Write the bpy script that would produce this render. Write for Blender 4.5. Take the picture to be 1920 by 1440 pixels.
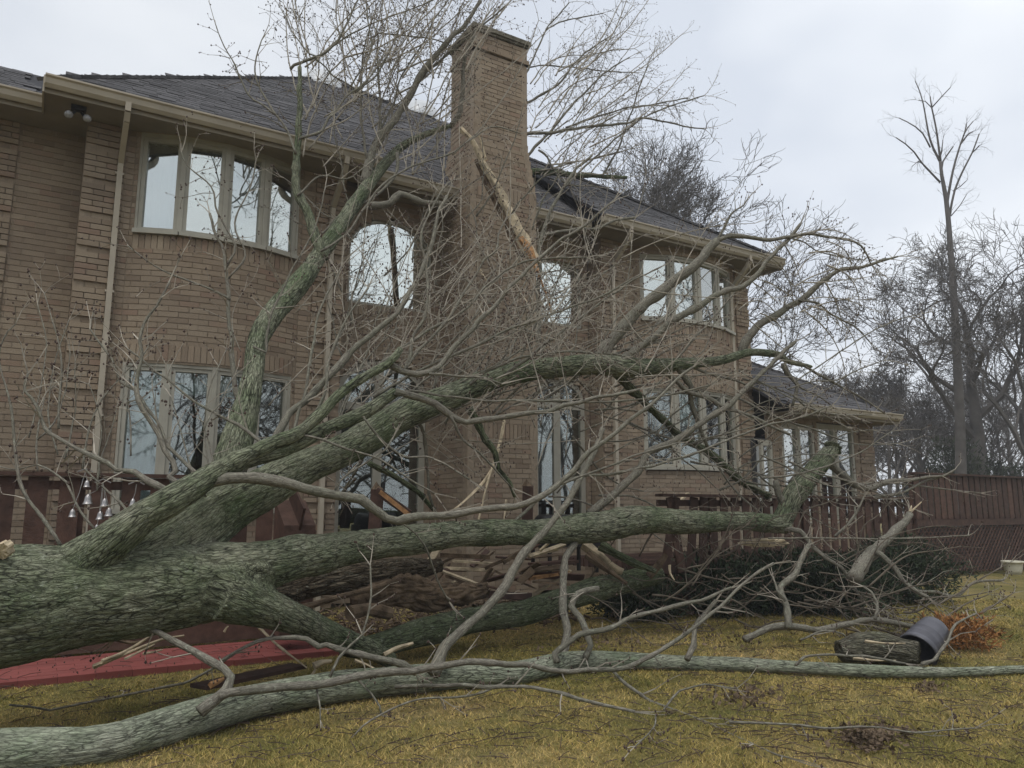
import bpy, math, random
import numpy as np
from mathutils import Vector, Matrix, kdtree

for o in list(bpy.data.objects):
    bpy.data.objects.remove(o)
S = bpy.context.scene
COL = S.collection
rnd = random.Random(7)
rng = np.random.default_rng(7)
R = math.radians

# ------------------------------------------------------------------ camera
F, PITCH, YAW, EYE = 1442.0, R(9.3), R(58.5), 1.5
cam = bpy.data.cameras.new('camera')
camo = bpy.data.objects.new('camera', cam)
COL.objects.link(camo)
cam.sensor_fit = 'HORIZONTAL'
cam.sensor_width = 36.0
cam.lens = 36.0 * F / 1920.0
cam.clip_start, cam.clip_end = 0.05, 2000
camo.location = (0, 0, EYE)
camo.rotation_euler = (R(90) + PITCH, 0, YAW - R(90))
S.camera = camo

# ------------------------------------------------------------------ sky and light
SUN_EL, SUN_ROT = R(64), R(228)
world = bpy.data.worlds.new('World')
S.world = world
world.use_nodes = True
wn, wl = world.node_tree.nodes, world.node_tree.links
wn.clear()
w_out = wn.new('ShaderNodeOutputWorld')
w_mix = wn.new('ShaderNodeMixShader')
w_mix.inputs[0].default_value = 0.93
b1 = wn.new('ShaderNodeBackground')
b2 = wn.new('ShaderNodeBackground')
sky = wn.new('ShaderNodeTexSky')
sky.sky_type = 'NISHITA'
sky.sun_disc = False
sky.sun_elevation = SUN_EL
sky.sun_rotation = SUN_ROT
b1.inputs[1].default_value = 0.1
wl.new(sky.outputs[0], b1.inputs[0])
tc = wn.new('ShaderNodeTexCoord')
mp = wn.new('ShaderNodeMapping')
mp.inputs['Scale'].default_value = (1.4, 1.4, 2.6)
mp.inputs['Location'].default_value = (0.35, 0.2, 0.1)
nz = wn.new('ShaderNodeTexNoise')
nz.inputs['Scale'].default_value = 1.3
nz.inputs['Detail'].default_value = 4.0
nz.inputs['Roughness'].default_value = 0.45
cr = wn.new('ShaderNodeValToRGB')
cr.color_ramp.elements[0].position = 0.38
cr.color_ramp.elements[0].color = (0.55, 0.59, 0.655, 1)
cr.color_ramp.elements[1].position = 0.60
cr.color_ramp.elements[1].color = (0.80, 0.825, 0.85, 1)
wl.new(tc.outputs['Generated'], mp.inputs[0])
wl.new(mp.outputs[0], nz.inputs['Vector'])
wl.new(nz.outputs['Fac'], cr.inputs[0])
# the cloud is thinnest, and brightest, low over the wood at the right
gd = wn.new('ShaderNodeVectorMath'); gd.operation = 'DOT_PRODUCT'
gd.inputs[1].default_value = (0.80, 0.51, 0.32)
wl.new(tc.outputs['Generated'], gd.inputs[0])
gr_ = wn.new('ShaderNodeMapRange')
gr_.interpolation_type = 'SMOOTHERSTEP'
gr_.inputs['From Min'].default_value = 0.72
gr_.inputs['From Max'].default_value = 1.02
gr_.inputs['To Min'].default_value = 0.96
gr_.inputs['To Max'].default_value = 1.10
wl.new(gd.outputs['Value'], gr_.inputs['Value'])
gm_ = wn.new('ShaderNodeVectorMath'); gm_.operation = 'SCALE'
wl.new(cr.outputs[0], gm_.inputs[0])
wl.new(gr_.outputs[0], gm_.inputs['Scale'])
wl.new(gm_.outputs[0], b2.inputs[0])
b2.inputs[1].default_value = 1.0
wl.new(b1.outputs[0], w_mix.inputs[1])
wl.new(b2.outputs[0], w_mix.inputs[2])
wl.new(w_mix.outputs[0], w_out.inputs[0])

sun = bpy.data.lights.new('sun', 'SUN')
sun.energy = 1.25
sun.angle = R(28)
sun.color = (1.0, 0.97, 0.92)
suno = bpy.data.objects.new('sun', sun)
COL.objects.link(suno)
suno.rotation_euler = (R(90) - SUN_EL, 0, R(180) - SUN_ROT)

S.view_settings.view_transform = 'Standard'
S.view_settings.look = 'None'
S.view_settings.exposure = 0.38
S.view_settings.gamma = 1.0
S.view_settings.use_curve_mapping = False

# ------------------------------------------------------------------ where things stand
FW = np.array([math.cos(YAW), math.sin(YAW), 0.0])
RT = np.array([math.sin(YAW), -math.cos(YAW), 0.0])
UP = np.array([0, 0, 1.0])
CFW = FW * math.cos(PITCH) + UP * math.sin(PITCH)
CUP = -FW * math.sin(PITCH) + UP * math.cos(PITCH)
CAM = np.array([0, 0, EYE])

def ray(x, y):
    return CFW + RT * (x - 960) / F + CUP * (720 - y) / F

def atY(x, y, Y):
    r = ray(x, y)
    return CAM + r * Y / r[1]

def atD(x, y, d):
    r = ray(x, y)
    return CAM + r * d / (r @ FW)

def atZ(x, y, z=0.0):
    r = ray(x, y)
    return CAM + r * (z - EYE) / r[2]

def Xat(px, Y):
    return float(atY(px, 956, Y)[0])

# ------------------------------------------------------------------ noise for shaping meshes
def vnoise(P, seed=0):
    P = np.asarray(P, float)
    i = np.floor(P).astype(np.int64)
    f = P - i
    f = f * f * (3 - 2 * f)
    def h(x, y, z):
        n = (x * 374761393 + y * 668265263 + z * 2147483647 + seed * 144269) & 0x7fffffff
        n = ((n ^ (n >> 13)) * 1274126177) & 0x7fffffff
        return ((n ^ (n >> 16)) & 0xffff) / 65535.0
    out = 0
    for dx in (0, 1):
        for dy in (0, 1):
            for dz in (0, 1):
                w = (f[:, 0] if dx else 1 - f[:, 0]) * (f[:, 1] if dy else 1 - f[:, 1]) * (f[:, 2] if dz else 1 - f[:, 2])
                out = out + w * h(i[:, 0] + dx, i[:, 1] + dy, i[:, 2] + dz)
    return out

# ------------------------------------------------------------------ mesh collecting
BOXV = np.array([[x, y, z] for x in (-.5, .5) for y in (-.5, .5) for z in (-.5, .5)])
BOXQ = np.array([[0, 1, 3, 2], [4, 6, 7, 5], [0, 4, 5, 1], [2, 3, 7, 6], [0, 2, 6, 4], [1, 5, 7, 3]])

class MB:
    def __init__(s):
        s.v, s.q, s.t, s.a, s.n = [], [], [], [], 0
    def add(s, v, q=None, t=None, a=None):
        v = np.asarray(v, float).reshape(-1, 3)
        s.v.append(v)
        if q is not None and len(q): s.q.append(np.asarray(q, np.int64).reshape(-1, 4) + s.n)
        if t is not None and len(t): s.t.append(np.asarray(t, np.int64).reshape(-1, 3) + s.n)
        s.a.append(v if a is None else np.asarray(a, float).reshape(-1, 3))
        s.n += len(v)
        return s
    def box(s, x0, x1, y0, y1, z0, z1):
        c = np.array([(x0 + x1) / 2, (y0 + y1) / 2, (z0 + z1) / 2])
        return s.add(BOXV * np.array([x1 - x0, y1 - y0, z1 - z0]) + c, BOXQ)
    def mbox(s, M):
        M = np.asarray(M, float)
        return s.add(BOXV @ M[:3, :3].T + M[:3, 3], BOXQ)
    def bar(s, p, q, w, h, up=(0, 0, 1)):
        return s.mbox(barM(p, q, w, h, up))
    def tube(s, P, r, sides=6, cap=True):
        v, q, a = tube(P, r, sides)
        t = []
        if cap:
            n = len(P)
            for base, fl in ((0, 1), ((n - 1) * sides, 0)):
                for k in range(1, sides - 1):
                    f = [base, base + k, base + k + 1]
                    t.append(f[::-1] if fl else f)
        return s.add(v, q, t, a)
    def lathe(s, prof, n=20, M=None, squash=None):
        prof = np.array(prof, float)
        th = np.arange(n) * 2 * math.pi / n
        v = np.concatenate([np.stack([r * np.cos(th), r * np.sin(th), np.full(n, z)], 1) for r, z in prof])
        if M is not None:
            M = np.asarray(M, float)
            v = v @ M[:3, :3].T + M[:3, 3]
        q = [[i * n + k, i * n + (k + 1) % n, (i + 1) * n + (k + 1) % n, (i + 1) * n + k] for i in range(len(prof) - 1) for k in range(n)]
        return s.add(v, q)
    def arrays(s):
        v = np.concatenate(s.v)
        q = np.concatenate(s.q) if s.q else np.zeros((0, 4), np.int64)
        t = np.concatenate(s.t) if s.t else np.zeros((0, 3), np.int64)
        return v, q, t, np.concatenate(s.a)
    def mesh(s, name, smooth=False):
        v, q, t, a = s.arrays()
        return mesh_np(name, v, q, t, a, smooth)
    def build(s, name, mat, parent=None, smooth=False, kind=None):
        o = link(name, s.mesh(name, smooth), mat, parent)
        if kind: o['kind'] = kind
        return o

def mesh_np(name, v, q, t, a=None, smooth=False):
    me = bpy.data.meshes.new(name)
    nq, nt = len(q), len(t)
    me.vertices.add(len(v))
    me.vertices.foreach_set('co', np.ascontiguousarray(v, np.float32).ravel())
    me.loops.add(nq * 4 + nt * 3)
    me.loops.foreach_set('vertex_index', np.concatenate([q.ravel(), t.ravel()]).astype(np.int32))
    me.polygons.add(nq + nt)
    st = np.concatenate([np.arange(nq) * 4, nq * 4 + np.arange(nt) * 3]).astype(np.int32)
    me.polygons.foreach_set('loop_start', st)
    me.polygons.foreach_set('use_smooth', np.full(nq + nt, smooth))
    if a is not None:
        at = me.attributes.new('bark_co', 'FLOAT_VECTOR', 'POINT')
        at.data.foreach_set('vector', np.ascontiguousarray(a, np.float32).ravel())
    me.update(calc_edges=True)
    me.validate()
    return me

def link(name, me, mat, parent=None):
    o = bpy.data.objects.new(name, me)
    COL.objects.link(o)
    if mat is not None and not me.materials: me.materials.append(mat)
    if parent is not None: adopt(o, parent)
    return o

def adopt(o, p):
    o.parent = p
    if p.type == 'EMPTY':
        o.matrix_parent_inverse = Matrix.Translation(-p.location)

def tag(o, label, cat, group=None):
    o['label'] = label
    o['category'] = cat
    if group: o['group'] = group
    return o

def thing(name, label, cat, loc=(0, 0, 0), group=None):
    o = bpy.data.objects.new(name, None)
    COL.objects.link(o)
    o.location = [float(c) for c in loc]
    o.empty_display_size = 0.2
    return tag(o, label, cat, group)

def unit(v):
    v = np.asarray(v, float)
    return v / max(1e-9, np.linalg.norm(v))

def barM(p, q, w, h, up=(0, 0, 1)):
    p, q = np.asarray(p, float), np.asarray(q, float)
    z = q - p
    L = np.linalg.norm(z)
    z = z / L
    x = np.cross(up, z)
    if np.linalg.norm(x) < 1e-4: x = np.cross((1, 0, 0), z)
    x = unit(x)
    y = np.cross(z, x)
    M = np.eye(4)
    M[:3, 0], M[:3, 1], M[:3, 2], M[:3, 3] = x * w, y * h, z * L, (p + q) / 2
    return M

def tube(P, r, sides=6):
    P = np.asarray(P, float)
    n = len(P)
    r = np.broadcast_to(np.asarray(r, float), (n,))
    T = np.gradient(P, axis=0)
    T /= np.maximum(1e-9, np.linalg.norm(T, axis=1))[:, None]
    N = np.zeros_like(P)
    ref = np.array([0, 0, 1.0]) if abs(T[0, 2]) < .9 else np.array([1.0, 0, 0])
    N[0] = unit(np.cross(ref, T[0]))
    for i in range(1, n):
        k = N[i - 1] - T[i] * (N[i - 1] @ T[i])
        N[i] = k / max(1e-9, math.sqrt(k @ k))
    B = np.cross(T, N)
    th = np.arange(sides) * 2 * math.pi / sides
    off = N[:, None, :] * np.cos(th)[None, :, None] + B[:, None, :] * np.sin(th)[None, :, None]
    v = P[:, None, :] + off * r[:, None, None]
    s = np.concatenate([[0], np.cumsum(np.linalg.norm(np.diff(P, axis=0), axis=1))])
    a = np.stack([np.cos(th)[None] * r[:, None], np.sin(th)[None] * r[:, None], np.repeat(s[:, None], sides, 1)], 2)
    i = np.arange(n - 1)[:, None] * sides
    k = np.arange(sides)[None]
    k2 = (k + 1) % sides
    q = np.stack([i + k, i + k2, i + sides + k2, i + sides + k], 2).reshape(-1, 4)
    return v.reshape(-1, 3), q, a.reshape(-1, 3)

def smooth_path(P, step):
    """Catmull-Rom through the rows of P (any columns), resampled about every step metres."""
    P = np.asarray(P, float)
    if len(P) < 3:
        n = max(2, int(np.linalg.norm(P[-1, :3] - P[0, :3]) / step) + 1)
        t = np.linspace(0, 1, n)[:, None]
        return P[0] * (1 - t) + P[-1] * t
    E = np.vstack([2 * P[0] - P[1], P, 2 * P[-1] - P[-2]])
    out = []
    for i in range(1, len(E) - 2):
        n = max(1, int(np.linalg.norm(E[i + 1, :3] - E[i, :3]) / step))
        t = (np.arange(n) / n)[:, None]
        a, b, c, d = E[i - 1], E[i], E[i + 1], E[i + 2]
        out.append(.5 * (2 * b + (c - a) * t + (2 * a - 5 * b + 4 * c - d) * t ** 2 + (3 * b - a - 3 * c + d) * t ** 3))
    out.append(P[-1:])
    return np.vstack(out)

# ------------------------------------------------------------------ materials
class NT:
    def __init__(s, name):
        s.m = bpy.data.materials.new(name)
        s.m.use_nodes = True
        s.nt = s.m.node_tree
        s.nt.nodes.clear()
        s.out = s.n('ShaderNodeOutputMaterial')
        s.bsdf = s.n('ShaderNodeBsdfPrincipled')
        s.l(s.bsdf.outputs[0], s.out.inputs[0])
    def n(s, t, **kw):
        o = s.nt.nodes.new(t)
        for k, v in kw.items():
            if k.startswith('i_'): o.inputs[k[2:].replace('_', ' ')].default_value = v
            else: setattr(o, k, v)
        return o
    def l(s, a, b): s.nt.links.new(a, b)
    def ramp(s, src, stops):
        c = s.n('ShaderNodeValToRGB')
        e = c.color_ramp.elements
        while len(e) < len(stops): e.new(0.5)
        for el, (p, col) in zip(e, stops):
            el.position = p
            el.color = (*col, 1) if len(col) == 3 else col
        s.l(src, c.inputs[0])
        return c.outputs[0]
    def mix(s, fac, a, b, mode='MIX'):
        m = s.n('ShaderNodeMix', data_type='RGBA', blend_type=mode)
        for src, ix in ((fac, 0), (a, 6), (b, 7)):
            if hasattr(src, 'links'): s.l(src, m.inputs[ix])
            elif ix == 0: m.inputs[0].default_value = src
            else: m.inputs[ix].default_value = (*src, 1)
        return m.outputs[2]
    def math(s, op, a, b=None):
        m = s.n('ShaderNodeMath', operation=op)
        for k, x in enumerate((a, b)):
            if x is None: continue
            if hasattr(x, 'links'): s.l(x, m.inputs[k])
            else: m.inputs[k].default_value = x
        return m.outputs[0]
    def coord(s, kind='Object', scale=(1, 1, 1), attr=None):
        if attr:
            src = s.n('ShaderNodeAttribute', attribute_name=attr).outputs['Vector']
        elif kind == 'World':
            src = s.n('ShaderNodeNewGeometry').outputs['Position']
        else:
            src = s.n('ShaderNodeTexCoord').outputs[kind]
        m = s.n('ShaderNodeMapping')
        m.inputs['Scale'].default_value = scale
        s.l(src, m.inputs[0])
        return m.outputs[0]
    def noise(s, vec, scale, detail=4, rough=.55, dist=0):
        o = s.n('ShaderNodeTexNoise')
        o.inputs['Scale'].default_value = scale
        o.inputs['Detail'].default_value = detail
        o.inputs['Roughness'].default_value = rough
        o.inputs['Distortion'].default_value = dist
        s.l(vec, o.inputs['Vector'])
        return o.outputs['Fac']
    def bump(s, h, strength=.5, dist=.01):
        b = s.n('ShaderNodeBump')
        b.inputs['Strength'].default_value = strength
        b.inputs['Distance'].default_value = dist
        s.l(h, b.inputs['Height'])
        s.l(b.outputs[0], s.bsdf.inputs['Normal'])
    def rand(s):
        a = s.n('ShaderNodeObjectInfo').outputs['Random']
        b = s.n('ShaderNodeNewGeometry').outputs['Random Per Island']
        return s.math('FRACT', s.math('ADD', a, s.math('MULTIPLY', b, 7.31)))
    def done(s, col=None, rough=.8, spec=.3, metal=0):
        if col is not None:
            if hasattr(col, 'links'): s.l(col, s.bsdf.inputs['Base Color'])
            else: s.bsdf.inputs['Base Color'].default_value = (*col, 1)
        s.bsdf.inputs['Roughness'].default_value = rough
        s.bsdf.inputs['Specular IOR Level'].default_value = spec
        s.bsdf.inputs['Metallic'].default_value = metal
        return s.m

def m_plain(name, col, var=.25, scale=6, rough=.7, spec=.3, metal=0, bump=.15, per_piece=0.0):
    N = NT(name)
    w = N.coord('World')
    f = N.noise(w, scale, 5)
    lo = tuple(c * (1 - var) for c in col)
    hi = tuple(min(1, c * (1 + var)) for c in col)
    c = N.ramp(f, [(.3, lo), (.7, hi)])
    if per_piece:
        g = N.ramp(N.rand(), [(0, (1 - per_piece,) * 3), (1, (1 + per_piece * .5,) * 3)])
        c = N.mix(1.0, c, g, 'MULTIPLY')
    if bump: N.bump(N.noise(w, scale * 8, 4), bump, .01)
    return N.done(c, rough, spec, metal)

def m_brick(name, stops, stain=(.09, .075, .06)):
    N = NT(name)
    w = N.coord('World')
    c = N.ramp(N.rand(), stops)
    sp = N.noise(w, 60, 3, .7)
    c = N.mix(N.ramp(sp, [(.42, (0, 0, 0)), (.75, (.35, .35, .35))]), c, stain)
    big = N.noise(w, .55, 3)
    c = N.mix(N.ramp(big, [(.45, (0, 0, 0)), (.78, (.40, .40, .40))]), c, tuple(x * 1.5 for x in stain))
    N.bump(N.noise(w, 90, 4, .65), .45, .004)
    return N.done(c, .92, .15)

def m_bark(name, ridge, crack, algae, alg_amt=.5, scale=1.0, bump=.7):
    N = NT(name)
    v = N.coord(attr='bark_co', scale=(1, 1, .17))
    v2 = N.coord(attr='bark_co', scale=(1, 1, .4))
    n1 = N.noise(v2, 34 * scale, 6, .65, .3)
    def fissure(sc_, warp, lo, hi):
        nv = N.n('ShaderNodeTexNoise')
        nv.inputs['Scale'].default_value = sc_ * .55
        nv.inputs['Detail'].default_value = 4
        N.l(v, nv.inputs['Vector'])
        sc = N.n('ShaderNodeVectorMath', operation='SCALE')
        sc.inputs['Scale'].default_value = warp / sc_
        N.l(nv.outputs['Color'], sc.inputs[0])
        dv = N.n('ShaderNodeVectorMath', operation='ADD')
        N.l(v, dv.inputs[0]); N.l(sc.outputs[0], dv.inputs[1])
        vo = N.n('ShaderNodeTexVoronoi', feature='DISTANCE_TO_EDGE')
        vo.inputs['Scale'].default_value = sc_
        N.l(dv.outputs[0], vo.inputs['Vector'])
        return N.ramp(vo.outputs['Distance'], [(0.0, (0, 0, 0)), (lo, (.7, .7, .7)), (hi, (1, 1, 1))])
    c1 = fissure(34 * scale, 1.8, .09, .22)
    c2 = fissure(80 * scale, 2.0, .05, .18)
    gate = N.ramp(N.noise(v, 11 * scale, 3), [(.38, (0, 0, 0)), (.70, (.75, .75, .75))])
    c1 = N.mix(gate, c1, (1, 1, 1))
    fine = N.mix(.3, c2, (1, 1, 1))
    cracks = N.mix(1.0, c1, fine, 'MULTIPLY')
    h = N.math('MULTIPLY', cracks, N.math('ADD', .35, n1))
    w = N.coord('World')
    c = N.mix(N.ramp(n1, [(.3, (0, 0, 0)), (.7, (1, 1, 1))]), tuple(x * .62 for x in ridge), tuple(x * 1.22 for x in ridge))
    al = N.ramp(N.noise(w, 2.3, 6, .7), [(.5 - .3 * alg_amt, (0, 0, 0)), (.9 - .3 * alg_amt, (1, 1, 1))])
    c = N.mix(al, c, N.mix(n1, tuple(x * .6 for x in algae), tuple(x * 1.35 for x in algae)))
    lich = N.ramp(N.noise(w, 23, 6, .75), [(.57, (0, 0, 0)), (.68, (.8, .8, .8))])
    c = N.mix(lich, c, (.43, .46, .37))
    c = N.mix(cracks, crack, c)
    N.bump(h, bump, .022 / scale)
    return N.done(c, .95, .1)

M = {}
M['brick'] = m_brick('tan_brick', [(0, (.225, .172, .125)), (.2, (.275, .215, .155)), (.55, (.31, .246, .178)), (.84, (.34, .274, .20)), (.92, (.30, .22, .158)), (1, (.265, .185, .135))])
M['mortar'] = m_plain('mortar', (.27, .215, .155), .2, 20)
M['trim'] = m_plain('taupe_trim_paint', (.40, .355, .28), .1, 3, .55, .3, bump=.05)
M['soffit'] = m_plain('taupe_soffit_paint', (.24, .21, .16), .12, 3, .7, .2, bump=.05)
M['frame'] = m_plain('window_frame_paint', (.34, .325, .27), .1, 4, .5, .3, bump=.05)
M['shingle'] = m_plain('asphalt_shingle', (.098, .096, .10), .3, 25, .95, .15, bump=.5, per_piece=.35)
M['under'] = m_plain('roof_underlay', (.04, .04, .045), .2, 10, .95)
M['inside'] = m_plain('dim_room', (.05, .05, .05), .2, 2, .9)  # dimness put into the near-black wall colour, so panes show dark
M['curtain'] = m_plain('white_curtain', (.86, .88, .87), .04, 5, .9, bump=0)
M['deckwood'] = m_plain('stained_deck_wood', (.088, .050, .037), .35, 9, .7, .25, bump=.3, per_piece=.35)
M['bark'] = m_bark('grey_green_bark', (.36, .36, .265), (.016, .016, .012), (.105, .155, .07), .56)
M['moss'] = m_bark('mossy_bark', (.25, .26, .18), (.025, .025, .018), (.12, .16, .075), .75)
M['twig'] = m_plain('twig_bark', (.32, .29, .24), .35, 9, .85, .15, bump=.3)
M['smallbark'] = m_bark('branch_bark', (.27, .25, .205), (.09, .082, .068), (.16, .17, .12), .25, 1.6, .35)
M['bud'] = m_plain('bud_brown', (.075, .05, .04), .3, 30, .8)
M['pale'] = m_plain('split_wood', (.46, .38, .26), .4, 11, .75, .2, bump=.5)
M['orange'] = m_plain('fresh_split_wood', (.38, .21, .095), .5, 12, .75, .2, bump=.5)
M['rot'] = m_plain('rotten_wood', (.15, .11, .075), .6, 7, .95, .1, bump=1.0)
M['red'] = m_brick('red_paving', [(0, (.19, .056, .05)), (.5, (.25, .072, .064)), (1, (.215, .062, .055))], (.24, .09, .08))
M['redjoint'] = m_plain('paving_joint', (.10, .04, .036), .2, 20)
M['shrub'] = m_plain('dark_evergreen', (.035, .05, .026), .5, 8, .8, .2, bump=0, per_piece=.5)
M['rust'] = m_plain('rusty_leaf', (.30, .14, .05), .5, 8, .8, .2, bump=0, per_piece=.5)
M['plastic'] = m_plain('grey_plastic', (.085, .085, .10), .2, 8, .42, .4, bump=.1)
M['stone'] = m_plain('weathered_stone', (.14, .13, .10), .4, 10, .95, .1, bump=.8)
M['pot'] = m_plain('cream_pot', (.55, .53, .42), .12, 9, .6)
M['silver'] = m_plain('worn_silver', (.42, .40, .39), .2, 30, .35, .5, 1.0)
M['black'] = m_plain('black_enamel', (.015, .015, .016), .2, 6, .45, .4)
M['dome'] = m_plain('white_acrylic', (.62, .64, .66), .05, 4, .3)
M['lamp'] = m_plain('lamp_glass', (.28, .28, .29), .2, 30, .25, .5)
M['farbark'] = m_plain('distant_bark', (.115, .106, .098), .3, 1.5, .95, .1, bump=0)
M['ivy'] = m_plain('ivy_leaf', (.045, .055, .03), .5, 3, .85, .2, bump=0, per_piece=.4)

def m_glass(name, fac, tint=(.8, .86, .86)):
    N = NT(name)
    g = N.n('ShaderNodeBsdfGlossy')
    g.inputs['Roughness'].default_value = .015
    g.inputs['Color'].default_value = (.92, .95, .92, 1)
    t = N.n('ShaderNodeBsdfTransparent')
    t.inputs['Color'].default_value = (*tint, 1)
    fr = N.n('ShaderNodeFresnel')
    fr.inputs['IOR'].default_value = 1.5
    b = N.math('ADD', fac, N.math('MULTIPLY', fr.outputs[0], 1 - fac))
    mx = N.n('ShaderNodeMixShader')
    N.l(b, mx.inputs[0]); N.l(t.outputs[0], mx.inputs[1]); N.l(g.outputs[0], mx.inputs[2])
    w = N.coord('World')
    bp = N.n('ShaderNodeBump')
    bp.inputs['Strength'].default_value = .015
    bp.inputs['Distance'].default_value = .05
    N.l(N.noise(w, 1.6, 1), bp.inputs['Height'])
    N.l(bp.outputs[0], g.inputs['Normal'])
    N.nt.nodes.remove(N.bsdf)
    N.l(mx.outputs[0], N.out.inputs[0])
    return N.m
M['glass'] = m_glass('window_glass', .48)
M['dimglass'] = m_glass('lower_window_glass', .17)
M['mirror'] = m_glass('coated_glass', .70, (.7, .85, .85))

def m_lawn(name, blades=False):
    N = NT(name)
    w = N.coord('World')
    a = N.noise(w, .55, 5, .6)
    b = N.noise(w, 2.3, 4, .6)
    c = N.ramp(a, [(.32, (.18, .17, .06)), (.5, (.295, .243, .098)), (.68, (.36, .285, .145))])
    d = N.ramp(b, [(.34, (.72, .76, .72)), (.64, (1.16, 1.12, 1.08))])
    c = N.mix(1.0, c, d, 'MULTIPLY')
    if blades:
        c = N.mix(1.0, c, N.ramp(N.rand(), [(0, (.55, .7, .4)), (.5, (1.1, 1.05, .9)), (1, (2.0, 1.8, 1.6))]), 'MULTIPLY')
        return N.done(c, .8, .15)
    e = N.ramp(N.noise(w, 40, 5, .7), [(.3, (.45, .45, .4)), (.7, (1, 1, 1))])
    c = N.mix(1.0, c, e, 'MULTIPLY')
    N.bump(N.noise(w, 55, 5, .7), .8, .03)
    return N.done(c, .95, .1)
M['lawn'] = m_lawn('lawn_soil')
M['blade'] = m_lawn('grass_blades', True)

# ------------------------------------------------------------------ pieces: the largest 300 as objects, the rest joined
UNIT = {}
def unit_box(mat):
    k = mat.name
    if k not in UNIT:
        me = MB().add(BOXV, BOXQ).mesh('piece')
        me.materials.append(mat)
        UNIT[k] = me
    return UNIT[k]

def pieces(name, mats, mat, parent, limit=300):
    """mats: 4x4 matrices of unit boxes."""
    def size(m):
        d = m[:3, 3] - CAM
        z = d @ CFW
        if z < .2: return 0
        x, y = 960 + F * (d @ RT) / z, 720 - F * (d @ CUP) / z
        if not (-20 < x < 1940 and -20 < y < 1460): return 0
        return np.linalg.norm(m[:3, 0]) * np.linalg.norm(m[:3, 2]) / z / z
    order = sorted(mats, key=size, reverse=True)
    for m in order[:limit]:
        o = bpy.data.objects.new(name, unit_box(mat))
        COL.objects.link(o)
        o.matrix_basis = Matrix(m.tolist())
        adopt(o, parent)
    if len(order) > limit:
        b = MB()
        for m in order[limit:]: b.mbox(m)
        b.build(name, mat, parent, kind='stuff')

# ================================================================== GROUND
def gz(x, y):
    P = np.stack([np.asarray(x, float) * .45, np.asarray(y, float) * .45, np.zeros(np.size(x))], 1)
    return (vnoise(P, 5) - .5) * .05

def ground_sheet():
    b = MB()
    xs = np.concatenate([np.linspace(-300, -16, 8), np.linspace(-14, 30, 111), np.linspace(34, 400, 8)])
    ys = np.concatenate([np.linspace(-300, -8, 8), np.linspace(-6, 24, 76), np.linspace(28, 400, 8)])
    X, Y = np.meshgrid(xs, ys)
    Z = gz(X.ravel(), Y.ravel())
    nx = len(xs)
    i, j = np.meshgrid(np.arange(nx - 1), np.arange(len(ys) - 1))
    k = (j * nx + i).ravel()
    b.add(np.stack([X.ravel(), Y.ravel(), Z], 1), np.stack([k, k + 1, k + nx + 1, k + nx], 1))
    return b.build('lawn', M['lawn'], None, True, 'structure')
ground_sheet()

# red brick patio
pat = MB().box(-4.2, 3.2, 8.22, 9.22, -.1, .035).box(2.4, 3.5, 9.225, 10.3, -.1, .035).build('patio', M['redjoint'], None, False, 'structure')
pm = []
for j in range(14):
    y = 8.17 + j * .15
    for i in range(-1, 38):
        x = -4.2 + i * .3 + (.15 if j % 2 else 0)
        if x > (2.9 if j < 7 else 3.2) or (j >= 7 and x < 2.4): continue
        m = np.eye(4)
        m[0, 0], m[1, 1], m[2, 2] = .296, .146, .06
        m[:3, 3] = (x + .15, y + .075, .012 + rnd.uniform(-.002, .003))
        pm.append(m)
pieces('paving_brick', pm, M['red'], pat)

# ================================================================== HOUSE
house = thing('brick_house', 'large two storey tan brick house with bow windows, hip roof and tall chimney', 'house', (6.7, 12, 0))
CH, BL = .082, .262
YW, YM, YL, YG = 11.6, 12.0, 12.2, 11.3
EAVE = 7.03

class Line:
    def __init__(s, p, q):
        s.p, s.q = np.array(p, float), np.array(q, float)
        s.L = float(np.linalg.norm(s.q - s.p))
        s.t = (s.q - s.p) / s.L
    def at(s, u):
        return s.p + s.t * u, s.t
class Arc:
    """bow from p to q bulging by h towards the outside (right-hand side of p->q)"""
    def __init__(s, p, q, h):
        p, q = np.array(p, float), np.array(q, float)
        c = np.linalg.norm(q - p)
        s.r = (c * c / 4 + h * h) / (2 * h)
        t = (q - p) / c
        n = np.array([t[1], -t[0]])
        s.c = (p + q) / 2 + n * (h - s.r)
        s.half = math.asin(c / 2 / s.r)
        s.L = 2 * s.half * s.r
        s.t0, s.n0 = t, n
    def at(s, u):
        a = u / s.r - s.half
        n = s.n0 * math.cos(a) + s.t0 * math.sin(a)
        return s.c + n * s.r, s.t0 * math.cos(a) - s.n0 * math.sin(a)

BRICKS, MORTAR = [], MB()
def piece_at(path, u, z, L, H, off, D=.07):
    p, t = path.at(u)
    n = np.array([t[1], -t[0]])
    m = np.eye(4)
    m[:2, 0] = t * L
    m[:2, 1] = -n * D
    m[2, 2] = H
    c = p + n * (off - D / 2)
    m[:3, 3] = (c[0], c[1], z)
    return m

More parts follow.
